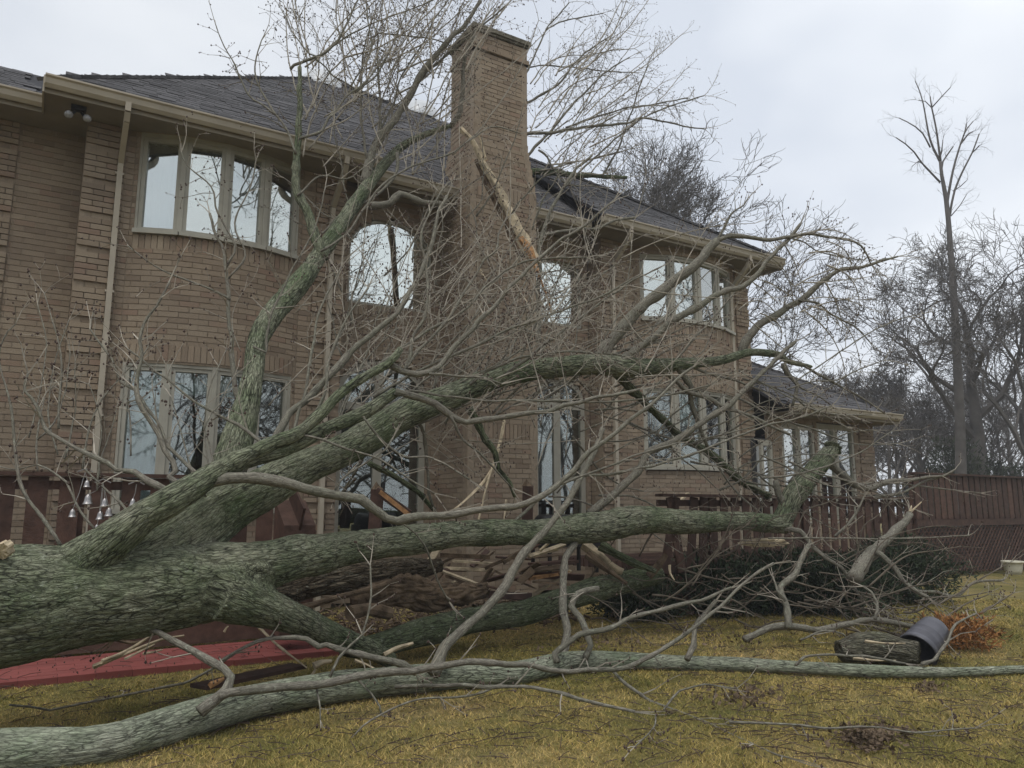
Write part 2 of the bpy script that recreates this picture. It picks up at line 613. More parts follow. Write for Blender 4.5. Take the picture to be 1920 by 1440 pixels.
def wall(path, z0, z1, holes=(), bands=(), quoins=(), off=0.0, seed=0):
    """holes: (u0,u1,z0,z1,rise) ; bands of soldier bricks: (u0,u1,z0,z1) ; quoins: (u0,u1)"""
    nc = int(round((z1 - z0) / CH))
    for i in range(nc):
        za = z0 + i * CH
        zm = za + CH / 2
        cuts = []
        for (a, b, h0, h1, rise) in holes:
            if h0 < zm < h1 + rise:
                if rise and zm > h1:
                    k = math.sqrt(max(0, 1 - ((zm - h1) / rise) ** 2))
                    c, w = (a + b) / 2, (b - a) / 2 * k
                    cuts.append((c - w, c + w))
                else:
                    cuts.append((a, b))
        iv = [(0, path.L)]
        for a, b in cuts:
            nv = []
            for x, y in iv:
                if b <= x or a >= y: nv.append((x, y)); continue
                if a > x: nv.append((x, a))
                if b < y: nv.append((b, y))
            iv = nv
        for x, y in iv:
            n = max(1, int((y - x) / .3))
            for k in range(n):
                s0, s1 = x + (y - x) * k / n, x + (y - x) * (k + 1) / n
                MORTAR.mbox(piece_at(path, (s0 + s1) / 2, zm, s1 - s0 + .004, CH, off - .010, .12))
        biv = iv
        for a, b, h0, h1 in bands:
            if h0 < zm < h1:
                nv = []
                for x, y in biv:
                    if b <= x or a >= y: nv.append((x, y)); continue
                    if a > x: nv.append((x, a))
                    if b < y: nv.append((b, y))
                biv = nv
        st = (BL / 2 if i % 2 else 0) + seed * .07
        for x, y in biv:
            qs = [v for q in quoins for v in q if x + .02 < v < y - .02]
            edges = sorted({x, y, *qs, *[st + k * BL for k in range(-1, int(path.L / BL) + 2) if x + .03 < st + k * BL < y - .03]})
            for s0, s1 in zip(edges[:-1], edges[1:]):
                if s1 - s0 < .025: continue
                mid = (s0 + s1) / 2
                o = off + rnd.uniform(-.0015, .0025)
                for qa, qb in quoins:
                    if qa - 1e-4 <= mid <= qb + 1e-4 and i % 6 != 0: o += .034
                BRICKS.append(piece_at(path, mid, zm, s1 - s0 - .011, CH - .012, o, .085 if o > off + .02 else .07))
    for a, b, h0, h1 in bands:
        n = max(1, int(round((b - a) / CH)))
        for k in range(n):
            m = piece_at(path, a + (b - a) * (k + .5) / n, (h0 + h1) / 2, (b - a) / n - .011, h1 - h0 - .012, off + .004 + rnd.uniform(-.001, .002))
            BRICKS.append(m)

def zY(x, y, Y): return float(atY(x, y, Y)[2])

# ---- window openings
WA_U = (5.33, 6.86)     # upper sill and head of bow A
WA_L = (1.45, 3.52)
wallroot = MB()  # placeholder for the wall part, filled below
FLOOR = .85
xa0, xa1 = .18, 3.92
ba0, ba1 = .80, 3.22
xc0, xc1 = 9.15, 13.35
bc0, bc1 = 10.02, 12.86
ZB, ZT = .05, 6.98
# left set back section, its return, wing A flat parts and bow
left = Line((-7.0, YL), (xa0, YL))
wall(left, ZB, ZT, quoins=[(7.0 - .62 - .62, 7.0 - .62)])
wall(Line((xa0, YL), (xa0, YW)), ZB, ZT, seed=1)
wall(Line((xa0, YW), (ba0, YW)), ZB, ZT, quoins=[(0, .50)], seed=2)
bowA = Arc((ba0, YW), (ba1, YW), .30)
g = .06
WAh = [(g, bowA.L - g, WA_U[0], WA_U[1], 0), (g, bowA.L - g, WA_L[0], WA_L[1], 0)]
wall(bowA, ZB, ZT, WAh, bands=[(g, bowA.L - g, WA_U[0] - 3 * CH + .02, WA_U[0]), (g, bowA.L - g, WA_L[1], WA_L[1] + 3 * CH)], seed=3)
wall(Line((ba1, YW), (xa1, YW)), ZB, ZT, quoins=[(.2, .70)], seed=4)
wall(Line((xa1, YW), (xa1, YM)), ZB, ZT, seed=1)
# middle wall
mid = Line((xa1, YM), (xc0, YM))
def um(px): return Xat(px, YM) - xa1
aw = (um(637), um(803), zY(645, 564, YM), 0, 0)
za_top = zY(715, 409, YM)
aw = (aw[0], aw[1], aw[2], za_top - .62, .62)
dr = (um(624), um(797), FLOOR, zY(700, 735, YM), .55)
aw2 = (um(1006), um(1098), zY(1015, 604, YM), zY(1050, 510, YM), .25)
dr2 = (um(1004), um(1102), FLOOR, zY(1050, 748, YM), .42)
wall(mid, ZB, ZT, [aw, dr, aw2, dr2], bands=[(aw[0] - .05, aw[1] + .05, aw[2] - .2, aw[2] - .001)], seed=5)
# wing C
wall(Line((xc0, YM), (xc0, YW)), ZB, ZT, seed=2)
wall(Line((xc0, YW), (bc0, YW)), ZB, ZT, quoins=[(0, .45)], seed=1)
bowC = Arc((bc0, YW), (bc1, YW), .42)
WC_U = (zY(1200, 600, YW - .1), 6.72)
WC_L = (zY(1200, 880, YW - .1), zY(1200, 722, YW - .1))
gc = .12
WCh = [(gc, bowC.L - gc, WC_U[0], WC_U[1], 0), (gc, bowC.L - gc, WC_L[0], WC_L[1], 0)]
wall(bowC, ZB, ZT, WCh, bands=[(gc, bowC.L - gc, WC_U[0] - 3 * CH, WC_U[0]), (gc, bowC.L - gc, WC_L[1], WC_L[1] + 3 * CH)], seed=2)
wall(Line((bc1, YW), (xc1, YW)), ZB, ZT, quoins=[(.08, .49)], seed=3)
wall(Line((xc1, YW), (xc1, 16)), ZB, ZT, seed=1)
# garage wing
xg0, xg1 = xc1 + .15, Xat(1646, YG)
gw = Line((xg0, YG), (xg1, YG))
def ug(px): return Xat(px, YG) - xg0
ZGT = 3.64
gwin = [(ug(1434), ug(1456), 1.25, 3.0, 0), (ug(1474), ug(1536), 1.25, zY(1500, 795, YG), 0), (ug(1541), ug(1611), 1.25, zY(1575, 797, YG), 0)]
wall(gw, ZB, ZGT, gwin, quoins=[(gw.L - .55, gw.L)], seed=4)
wall(Line((xg1, YG), (xg1, 16)), ZB, ZGT, seed=1)

# chimney
CX0, CX1, CY0, CYB = 5.86, 7.22, 10.95, 12.0
UX0, UX1, UY0, UYB = 5.99, 7.10, 11.05, 11.95
zc1 = zY(912, 308, CY0)
zc0 = zY(905, 250, UY0)
ztop = zY(883, 40, UY0)
soldier_z = zY(880, 805, CY0)
def ring(x0, x1, y0, y1, z0, z1, seed=0, bands=None, off=0.0):
    for k, (p, q) in enumerate((((x0, y1), (x0, y0)), ((x0, y0), (x1, y0)), ((x1, y0), (x1, y1)))):
        ln = Line(p, q)
        wall(ln, z0, z1, bands=[(0, ln.L, a, b) for a, b in (bands or [])], seed=seed + k, off=off)
ring(CX0, CX1, CY0, CYB, ZB, zc1 - .33, 1, bands=[(soldier_z - .12, soldier_z + .13), (zc1 - .6, zc1 - .345)])
nst = 6
zz = zc1 - .33
ch = max(CH, (zc0 - zz) / nst)
for k in range(nst):
    f = (k + .5) / nst
    z_a, z_b = zz + k * (zc0 - zz) / nst, zz + (k + 1) * (zc0 - zz) / nst
    ncs = max(1, int(round((z_b - z_a) / CH)))
    ring(CX0 + (UX0 - CX0) * f, CX1 + (UX1 - CX1) * f, CY0 + (UY0 - CY0) * f, UYB + .1, z_a, z_a + ncs * CH, k)
    zlast = z_a + ncs * CH
ring(UX0, UX1, UY0, UYB, zlast, ztop - .48, 2)
ring(UX0 - .03, UX1 + .03, UY0 - .03, UYB + .03, ztop - .48, ztop - .48 + CH, 3)
ring(UX0, UX1, UY0, UYB, ztop - .48 + CH, ztop - .13, 2)
cap = MB().box(UX0 - .06, UX1 + .06, UY0 - .06, UYB + .06, ztop - .10, ztop - .02).box(UX0 - .03, UX1 + .03, UY0 - .03, UYB + .03, ztop - .14, ztop - .102)
core = MB().box(UX0 + .13, UX1 - .13, UY0 + .13, UYB - .01, zc0 - .5, ztop - .15).box(CX0 + .3, CX1 - .2, CY0 + .4, CYB - .05, .1, zc0)
chim = core.build('chimney', M['mortar'], house)
cap.build('chimney_cap', M['stone'], chim)
wl_o = MORTAR.build('wall', M['mortar'], house)
pieces('brick', BRICKS, M['brick'], wl_o)

# ---- windows
def sash(parent, a, b, z0, z1, glass, recess=.07, fw=.055):
    """one framed pane between plan points a and b"""
    a, b = np.asarray(a, float), np.asarray(b, float)
    t = unit(b - a)
    n = np.array([t[1], -t[0]])
    L = np.linalg.norm(b - a)
    f = MB()
    def bx(u0, u1, w0, w1, d, o):
        m = np.eye(4)
        m[:2, 0] = t * (u1 - u0); m[:2, 1] = -n * d; m[2, 2] = w1 - w0
        c = a + t * (u0 + u1) / 2 - n * (recess - o)
        m[:3, 3] = (c[0], c[1], (w0 + w1) / 2)
        return m
    f.mbox(bx(0, fw, z0, z1, .07, .02)); f.mbox(bx(L - fw, L, z0, z1, .07, .02))
    f.mbox(bx(fw, L - fw, z0, z0 + fw, .066, .02)); f.mbox(bx(fw, L - fw, z1 - fw, z1, .066, .02))
    f.build('sash', M['frame'], parent)
    MB().mbox(bx(fw - .01, L - fw + .01, z0 + fw - .01, z1 - fw + .01, .008, 0)).build('pane', glass, parent)

def curtain(parent, a, b, z0, z1, back=.22, mat='curtain'):
    a, b = np.asarray(a, float), np.asarray(b, float)
    t = unit(b - a)
    n = np.array([t[1], -t[0]])
    L = np.linalg.norm(b - a)
    u = np.linspace(0, L, 40)
    w = .022 * np.sin(u * 48) + .012 * np.sin(u * 21 + 1)
    p = a[None] + t[None] * u[:, None] - n[None] * (back + w)[:, None]
    v = np.concatenate([np.c_[p, np.full(40, z0)], np.c_[p, np.full(40, z1)], np.c_[p - n * .004, np.full(40, z0)], np.c_[p - n * .004, np.full(40, z1)]])
    k = np.arange(39)
    q = np.concatenate([np.stack([k, k + 1, k + 41, k + 40], 1), np.stack([k + 81, k + 80, k + 120, k + 121], 1)])
    MB().add(v, q).build('curtain', M[mat], parent, True)

def room(parent, x0, x1, y0, y1, z0, z1):
    b = MB()
    b.box(x0, x1, y1, y1 + .05, z0, z1).box(x0 - .05, x0, y0, y1, z0, z1).box(x1, x1 + .05, y0, y1, z0, z1)
    b.box(x0, x1, y0, y1, z1, z1 + .05).box(x0, x1, y0, y1, z0 - .05, z0)
    b.build('room', M['inside'], parent)

def bow_window(path, z0, z1, g, n, curtains, x0, x1, transom=None):
    wroot = MB()
    w = MB()
    us = np.linspace(g, path.L - g, n + 1)
    pts = [path.at(u) for u in us]
    for p, t in pts:
        nn = np.array([t[1], -t[0]])
        c = p - nn * .06
        m = np.eye(4)
        m[:2, 0] = t * .07; m[:2, 1] = -nn * .1; m[2, 2] = z1 - z0
        m[:3, 3] = (c[0], c[1], (z0 + z1) / 2)
        w.mbox(m)
    for (p, t), (q, t2) in zip(pts[:-1], pts[1:]):
        tm = unit(q - p)
        nn = np.array([tm[1], -tm[0]])
        for zc_, h_, dp, o in ((z0 + .03, .06, .15, .0), (z1 - .035, .07, .1, .06)):
            m = np.eye(4)
            m[:2, 0] = tm * np.linalg.norm(q - p); m[:2, 1] = -nn * dp; m[2, 2] = h_
            c = (p + q) / 2 - nn * (o)
            m[:3, 3] = (c[0], c[1], zc_)
            w.mbox(m)
    win = w.build('window', M['frame'], house)
    for k in range(n):
        (p, t), (q, t2) = pts[k], pts[k + 1]
        tm = unit(q - p)
        sash(win, p + tm * .036, q - tm * .036, z0 + .06, z1 - .07, M['glass' if z0 > 4 else 'dimglass'], .08)
        c = curtains.get(k)
        if c: curtain(win, p + tm * .05, q - tm * .05, z0 + (z1 - z0) * c[0], z0 + (z1 - z0) * c[1] - .08)
    room(win, x0, x1, YW + .16, YW + 1.6, z0 - .1, z1 + .05)
    return win

bow_window(bowA, *WA_U, g, 4, {0: (.03, 1), 1: (.36, 1), 2: (.03, 1)}, ba0, ba1)
bow_window(bowA, *WA_L, g, 4, {0: (.03, .98), 1: (.8, 1), 2: (.8, 1)}, ba0, ba1)
bow_window(bowC, *WC_U, gc, 4, {0: (.5, 1), 1: (.35, 1)}, bc0, bc1)
bow_window(bowC, *WC_L, gc, 4, {1: (.55, 1), 2: (.03, 1)}, bc0, bc1)

def arch_poly(u0, u1, z0, zs, rise, inset=0.0, n=18):
    c, w = (u0 + u1) / 2, (u1 - u0) / 2 - inset
    th = np.linspace(0, math.pi, n)
    top = [(c + w * math.cos(a), zs + (rise - inset) * math.sin(a)) for a in th]
    return np.array([(c - w, z0 + inset), (c + w, z0 + inset)] + top)

def arch_window(hole, x_org, Y, glass, splits=(), bars=(), rname='window', curt=None, fw=.07):
    u0, u1, z0, zs, rise = hole
    out = arch_poly(u0 + .004, u1 - .004, z0, zs, rise)
    inn = arch_poly(u0, u1, z0, zs, rise, fw)
    n = len(out)
    y0, y1 = Y + .05, Y + .13
    v = []
    for P, y in ((out, y0), (inn, y0), (out, y1), (inn, y1)):
        v += [(x_org + a, y, z) for a, z in P]
    q = []
    for k in range(n):
        k2 = (k + 1) % n
        q += [[k, k2, n + k2, n + k], [n + k, n + k2, 3 * n + k2, 3 * n + k], [2 * n + k, 3 * n + k, 3 * n + k2, 2 * n + k2]]
    w = MB().add(v, q)
    for s in splits:
        k = math.sqrt(max(0, 1 - ((s - (u0 + u1) / 2) / ((u1 - u0) / 2)) ** 2))
        w.box(x_org + s - .075, x_org + s + .075, y0 + .004, y1 - .004, z0 + fw, zs + (rise - fw) * k)
    for zb in bars:
        w.box(x_org + u0 + fw, x_org + u1 - fw, y0 + .002, y1 - .002, zb - .06, zb + .06)
    win = w.build(rname, M['frame'], house)
    g_ = MB()
    ins = arch_poly(u0, u1, z0, zs, rise, fw - .01)
    N = len(ins)
    va = [(x_org + a, Y + .085, z) for a, z in ins] + [(x_org + a, Y + .093, z) for a, z in ins]
    t = []
    for k in range(1, N - 1):
        t += [[0, k, k + 1], [N, N + k + 1, N + k]]
    g_.add(va, None, t)
    g_.build('pane', glass, win)
    room(win, x_org + u0 + .01, x_org + u1 - .01, Y + .16, Y + 1.5, z0 - .02, zs + rise)
    return win

arch_window(aw, xa1, YM, M['mirror'], fw=.045)
arch_window(aw2, xa1, YM, M['mirror'], fw=.045)
sp = um(707)
d1 = arch_window(dr, xa1, YM, M['dimglass'], splits=(sp,), bars=(zY(700, 762, YM),), rname='patio_door', fw=.11)
d2 = arch_window(dr2, xa1, YM, M['dimglass'], splits=(um(1049),), bars=(zY(1050, 760, YM),), rname='patio_door', fw=.1)
MB().box(xa1 + sp + .09, xa1 + sp + .13, YM + .0, YM + .05, 1.75, 1.95).build('handle', M['black'], d1)
for (a, b, z0, z1, _) in gwin:
    win = MB().box(xg0 + a, xg0 + b, YG + .03, YG + .1, z1 - .05, z1).build('window', M['frame'], house)
    MB().box(xg0 + a, xg0 + b, YG - .02, YG + .1, z0 - .05, z0).build('sill', M['frame'], win)
    n = 1 if b - a < .5 else 2
    for k in range(n):
        u0, u1 = a + (b - a) * k / n, a + (b - a) * (k + 1) / n
        sash(win, (xg0 + u0 + .005, YG), (xg0 + u1 - .005, YG), z0, z1 - .05, M['glass'] if k else M['mirror'], .07, .07)
        curtain(win, (xg0 + u0 + .05, YG), (xg0 + u1 - .05, YG), z0 + .4 * (k == 0), z1 - .1)
    room(win, xg0 + a + .01, xg0 + b - .01, YG + .16, YG + 1.5, z0 - .02, z1)

# ---- roof
OV = 11.0
CL, CR = np.array([-.35, OV, EAVE]), np.array([13.85, OV, EAVE])
MF = .80
r_ = ray(606, 147)
k_ = (EAVE - EYE - MF * OV) / (r_[2] - MF * r_[1])
APEX = CAM + r_ * k_
roofm = []
def shingle_plane(o, ux, vy, L, H, inside, w=.30, ex=.135):
    """o origin on the eave, ux along the eave, vy up the slope"""
    nrm = unit(np.cross(ux, vy))
    for j in range(int(H / ex)):
        x = -w * ((j * .37) % 1)
        while x < L:
            ww = w * rnd.uniform(.8, 1.1)
            c = o + ux * (x + ww / 2) + vy * (j * ex + .10)
            if inside(x + ww / 2, j * ex + .06):
                th = rnd.choice((.007, .009, .014))
                m = np.eye(4)
                tilt = unit(vy + nrm * -.035)
                m[:3, 0] = ux * (ww - .006)
                m[:3, 1] = np.cross(tilt, ux) * -th * 1.0
                m[:3, 2] = tilt * .21
                m[:3, 3] = c + nrm * (.014 + th / 2)
                roofm.append(m)
            x += ww
    return nrm
ux = np.array([1.0, 0, 0])
v_main = unit(np.array([0, 1, MF]))
HK = (APEX[1] - OV) / v_main[1]
def in_main(x, h):
    k = h / HK
    return x > (APEX[0] - CL[0]) * k and x < (CR[0] - CL[0]) - (CR[0] - APEX[0]) * k and not (4.55 < x < 9.15 and h < 5.0)
shingle_plane(CL, ux, v_main, CR[0] - CL[0], HK, in_main)
# lower plane over the set back middle
mx0, mx1 = 4.2, 8.8
v_mid = unit(np.array([0, 1, .90]))
o_mid = np.array([mx0, 11.42, EAVE])
shingle_plane(o_mid, ux, v_mid, mx1 - mx0, 5.3, lambda x, h: True)
# right-hand slope, left set back roof, back
under = MB()
def poly(pts, th=.05):
    P = np.array(pts, float)
    n = len(P)
    nrm = unit(np.cross(P[1] - P[0], P[2] - P[0]))
    if nrm[2] < 0: nrm = -nrm
    v = np.concatenate([P, P - nrm * th])
    t = [[0, k, k + 1] for k in range(1, n - 1)] + [[n, n + k + 1, n + k] for k in range(1, n - 1)]
    q = [[k, n + k, n + (k + 1) % n, (k + 1) % n] for k in range(n)]
    under.add(v, q, t)
def mainpt(x, h): return CL + ux * x + v_main * h
cut = 5.0
poly([CL, mainpt(4.55, 0), mainpt(4.55, cut), mainpt((APEX[0] - CL[0]) * cut / HK, cut)] if (APEX[0] - CL[0]) * cut / HK < 4.55 else [CL, mainpt(4.55, 0), mainpt(4.55, 4.55 / (APEX[0] - CL[0]) * HK)])
poly([mainpt(9.15, 0), CR, mainpt(CR[0] - CL[0] - (CR[0] - APEX[0]) * cut / HK, cut), mainpt(9.15, cut)])
poly([mainpt(max(4.55, (APEX[0] - CL[0]) * cut / HK), cut), mainpt(CR[0] - CL[0] - (CR[0] - APEX[0]) * cut / HK, cut), APEX])
poly([o_mid, o_mid + ux * (mx1 - mx0), o_mid + ux * (mx1 - mx0) + v_mid * 5.4, o_mid + v_mid * 5.4])
BKY = APEX[1] + (APEX[1] - OV)
poly([CR, (CR[0], BKY, EAVE), APEX])
poly([(CL[0], BKY, EAVE), CL, APEX])
poly([(CR[0], BKY, EAVE), (CL[0], BKY, EAVE), APEX])
# cheeks between the two slopes
for xx in (mx0, mx1):
    a = mainpt(xx - CL[0], 0)
    b = mainpt(xx - CL[0], cut)
    c = o_mid + ux * (xx - mx0)
    d_ = c + v_mid * 5.2
    v = np.array([a, b, d_, c])
    under.add(np.concatenate([v, v + ux * .03]), [[0, 1, 2, 3], [7, 6, 5, 4]])
# left set back roof
LO = np.array([-7.6, 11.62, EAVE])
v_left = unit(np.array([0, 1, .72]))
shingle_plane(LO, ux, v_left, 7.25, 1.75, lambda x, h: x < 7.05)
poly([LO, LO + ux * 7.3, LO + ux * 7.3 + v_left * 1.8, LO + v_left * 1.8])
# garage roof
GO = np.array([xg0 - .35, YG - .6, 3.72])
GR = np.array([xg1 + .20, YG - .6, 3.72])
mg = .62
v_g = unit(np.array([0, 1, mg]))
HG = 4.2
def in_g(x, h):
    return x < (GR[0] - GO[0]) - h * v_g[1] * 1.12 and (GO + ux * x + v_g * h)[0] > xc1 + .05 - .0
shingle_plane(GO, ux, v_g, GR[0] - GO[0], HG, in_g, .3, .135)
gt = HG * v_g[1]
poly([GO, GR, GR + np.array([-gt * 1.12, gt, gt * mg]), GO + v_g * HG])
poly([GR, GR + np.array([0, 2 * gt, 0]), GR + np.array([-gt * 1.12, gt, gt * mg])])
roof = under.build('roof', M['under'], house)
pieces('shingle', roofm, M['shingle'], roof)
# hip caps
hc = []
for a, b in ((CL, APEX), (CR, APEX), (GR, GR + np.array([-gt * 1.12, gt, gt * mg]))):
    n = int(np.linalg.norm(b - a) / .17)
    for k in range(n):
        p, q = a + (b - a) * k / n, a + (b - a) * (k + 1.25) / n
        hc.append(barM(p - UP * .005, q + UP * .008, .26, .045))
pieces('hip_shingle', hc, M['shingle'], roof)
# skylight domes behind the hip
for px, py in ((603, 152), (786, 208)):
    r0 = ray(px, py)
    kk = (EAVE - EYE - MF * OV) / (r0[2] - MF * r0[1])
    p = CAM + r0 * kk
    prof = [(.0, .20), (.20, .18), (.34, .11), (.39, .0), (.46, -.02), (.46, -.3)]
    MB().lathe(prof, 20, Matrix.Translation(p.tolist())).build('skylight', M['dome'], roof, True)
# soffits, fascia and gutters
def eave_run(x0, x1, y, ywall, z, ends=(True, True)):
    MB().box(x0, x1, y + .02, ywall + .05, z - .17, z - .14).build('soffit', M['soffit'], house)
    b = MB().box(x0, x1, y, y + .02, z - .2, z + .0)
    f = b.build('fascia', M['soffit'], house)
    # gutter: an ogee-like trough
    prof = [(.0, -.02), (-.0, -.13), (-.045, -.145), (-.085, -.10), (-.10, -.03), (-.125, -.01), (-.125, .012), (-.105, .012), (-.088, -.02), (-.07, -.09), (-.04, -.125), (-.012, -.115), (-.012, -.02)]
    n = len(prof)
    v = [(x0, y + a, z + c) for a, c in prof] + [(x1, y + a, z + c) for a, c in prof]
    q = [[k, (k + 1) % n, n + (k + 1) % n, n + k] for k in range(n)]
    g_ = MB().add(v, q)
    for xx in (x0, x1):
        g_.box(xx - .004, xx + .004, y - .1, y, z - .12, z)
    g_.build('gutter', M['trim'], house)
eave_run(CL[0], 4.25, OV, YW, EAVE)
eave_run(8.75, CR[0], OV, YW, EAVE)
eave_run(4.25, 8.75, 11.42, YM, EAVE)
eave_run(-7.6, CL[0], 11.62, YL, EAVE)
eave_run(GO[0] + .3, GR[0], YG - .6, YG, 3.72)
for nm, mt, bx in (('fascia', 'trim', (CL[0] - .02, CL[0], OV - .02, 11.66, EAVE - .2, EAVE + .03)), ('fascia', 'trim', (CR[0], CR[0] + .02, OV - .02, BKY, EAVE - .2, EAVE)),
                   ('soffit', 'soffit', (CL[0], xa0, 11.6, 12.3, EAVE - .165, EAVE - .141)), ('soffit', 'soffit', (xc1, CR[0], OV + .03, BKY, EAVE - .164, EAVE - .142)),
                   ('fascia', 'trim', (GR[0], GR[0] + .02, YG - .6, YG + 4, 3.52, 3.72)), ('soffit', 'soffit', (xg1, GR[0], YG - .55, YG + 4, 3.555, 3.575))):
    MB().box(*bx).build(nm, M[mt], house)

def downspout(x, ywall, ygut, z_top, zb=.15):
    P = [(x, ygut - .05, z_top - .10), (x, ygut - .05, z_top - .22), (x, ygut + .02, z_top - .32), (x, ywall - .08, z_top - .72), (x, ywall - .055, z_top - .85), (x, ywall - .055, zb)]
    b = MB()
    for a, c in zip(P[:-1], P[1:]):
        b.bar(a, np.array(c) + (np.array(c) - np.array(a)) * .02, .095, .07, (1, 0, 0))
    z = z_top - .9
    while z > zb:
        b.box(x - .056, x + .056, ywall - .097, ywall - .0, z, z + .03)
        z -= 1.7
    b.build('downspout', M['trim'], house)
downspout(Xat(182, YW) if False else .62, YW, OV, EAVE)
downspout(Xat(603, YW - .1), YW, OV, EAVE)
downspout(Xat(1160, YW - .1), YW, OV, EAVE)
downspout(Xat(1391, YW - .1), YW, OV, EAVE)
# twin floodlight under the soffit
fl = MB()
pc = atY(148, 200, YW - .35)
fl.box(pc[0] - .09, pc[0] + .09, pc[1] - .05, pc[1] + .05, 6.8, 6.86)
for s in (-1, 1):
    fl.bar(pc + np.array([s * .04, 0, -.05 + 6.83 - pc[2]]), (pc[0] + s * .09, pc[1] - .04, 6.70), .03, .03)
flo = fl.build('floodlight', M['black'], house)
for s in (-1, 1):
    Mx = Matrix.Translation((pc[0] + s * .115, pc[1] - .06, 6.69)) @ Matrix.Rotation(R(110), 4, 'X') @ Matrix.Rotation(s * R(-20), 4, 'Y')
    MB().lathe([(.0, .06), (.035, .055), (.052, .035), (.05, .0), (.025, -.05), (.0, -.06)], 14, Mx).build('bulb', M['lamp'], flo, True)
# unseen dark sheet, added so that no daylight falls through the house
MB().box(-6.9, 13.0, 13.9, 14.0, .1, 6.9).build('daylight_block', M['inside'], house)

# ================================================================== DECK
def slat_rail(root, p, q, zt, zb, n, w, cap=.15, posts=(), skip=(), lean={}):
    p, q = np.array(p, float), np.array(q, float)
    t = unit(q - p)
    L = np.linalg.norm(q - p)
    nn = np.array([t[1], -t[0]])
    def P(u, z, o=0): return np.array([*(p + t * u + nn * o), z])
    MB().bar(P(0, zt - .02), P(L, zt - .02), .04, cap, (nn[0], nn[1], 0)).build('top_rail', M['deckwood'], root)
    for z in (zt - .13, zb + .06):
        MB().bar(P(0, z, -.04), P(L, z, -.04), .09, .04, (nn[0], nn[1], 0)).build('cross_rail', M['deckwood'], root)
    ms = []
    for k in range(n):
        if k in skip: continue
        u = (k + .5) * L / n
        a = lean.get(k, rnd.uniform(-.004, .004))
        m = barM(P(u - a * .3, zb, .0), P(u + a, zt - .045, .0), w, .022, (nn[0], nn[1], 0))
        ms.append(barM(P(u - a * .3, zb - .05 + rnd.uniform(-.01, .01)), P(u + a, zt - .045), .022, w, (nn[0], nn[1], 0)) if False else m)
    pieces('slat', ms, M['deckwood'], root)
    for u in posts:
        MB().bar(P(u, 0, -.1), P(u, zt - .045, -.1), .09, .09).build('post', M['deckwood'], root)

def deck_boards(root, x0, x1, y0, y1, z):
    ms = []
    y = y0
    while y < y1 - .05:
        ms.append(barM((x0, y + .07, z - .015), (x1, y + .07, z - .015), .03, .134, (0, 0, 1)))
        y += .142
    pieces('deck_board', ms, M['deckwood'], root)

ld = thing('deck', 'dark brown wooden deck with wide slatted railing at the left, behind the trunk', 'deck', (1, 10, 0))
YD = 9.3
xl1 = Xat(520, YD)
slat_rail(ld, (-3.0, YD), (xl1, YD), 1.885, .82, int((xl1 + 3) / .275), .185, posts=(1.2, 3.4, 5.5))
deck_boards(ld, -3.0, xl1, YD + .03, YL - .7 - .3, .86)
MB().box(-3.0, xl1, YD + .02, YD + .06, .05, .70).build('skirt', M['deckwood'], ld)
# sloped-top bin at its end
p0 = atD(533, 985, 8.3)
bn = MB()
x0, x1, yy0, yy1 = p0[0], p0[0] + .34, p0[1], p0[1] + .42
zf, zk = zY(555, 985, p0[1]), zY(548, 938, p0[1] + .42)
v = [(x0, yy0, .2), (x1, yy0, .2), (x1, yy1, .2), (x0, yy1, .2), (x0, yy0, zf), (x1, yy0, zf), (x1, yy1, zk), (x0, yy1, zk)]
bn.add(v, [[0, 1, 5, 4], [1, 2, 6, 5], [2, 3, 7, 6], [3, 0, 4, 7], [4, 5, 6, 7]])
bo = bn.build('storage_bin', M['deckwood'])
tag(bo, 'dark brown wooden bin with a sloping lid beside the left deck railing', 'bin')
lid = MB().bar(((x0 + x1) / 2, yy0 - .04, zf + .015), ((x0 + x1) / 2, yy1, zk + .015), .38, .025, (1, 0, 0)).build('lid', M['deckwood'], bo)

rd = thing('deck', 'dark brown slatted deck railing in the middle right, half crushed by the big limb', 'deck', (10, 9.5, 0))
YR = 8.4
xr0, xr1 = Xat(1236, YR), Xat(1708, YR)
slat_rail(rd, (xr0, YR), (xr1, YR), 1.73, .62, int((xr1 - xr0) / .235), .15, posts=(1.0, 3.2, 5.5), lean={0: .22, 1: -.14, 2: .1, 3: .06})
deck_boards(rd, xr0 + .2, xr1, YR + .03, 11.2, .66)
ms = []
for k in range(int((xr1 - xr0) / .235)):
    u = xr0 + (k + .5) * .235
    ms.append(barM((u, YR + .05, .02), (u, YR + .05, .56), .18, .022, (0, 1, 0)))
pieces('skirt_board', ms, M['deckwood'], rd)

ud = thing('deck', 'far upper dark brown deck with tall slatted rail above diamond lattice skirting', 'deck', (19, 10.5, 0))
YU = 10.0
xu0, xu1 = Xat(1716, YU), 25.0
slat_rail(ud, (xu0, YU), (xu1, YU), 2.33, 1.30, int((xu1 - xu0) / .245), .185, posts=(.1, 2.2, 4.4, 6.6))
MB().box(xu0, xu1, YU - .03, YU + .02, 1.14, 1.29).build('rim_board', M['deckwood'], ud)
deck_boards(ud, xu0, xu1, YU + .03, 13, 1.27)
lat = []
zz0, zz1 = .08, 1.13
hh = zz1 - zz0
for s, dy in ((1, 0.0), (-1, .012)):
    x = xu0 - hh
    while x < 23.0:
        a, b = x, x + hh
        za, zb_ = (zz0, zz1) if s > 0 else (zz1, zz0)
        if a < xu0:
            f = (xu0 - a) / hh
            za = za + (zb_ - za) * f
            a = xu0
        if b - a > .05: lat.append(barM((a, YU + dy, za), (b, YU + dy, zb_), .035, .010, (0, 1, 0)))
        x += .15
pieces('lattice_strip', lat, M['deckwood'], ud)
MB().box(xu0, 23, YU + .5, YU + .52, .05, 1.1).build('under_deck_shade', M['black'], ud)  # black sheet stands in for the shade under the deck

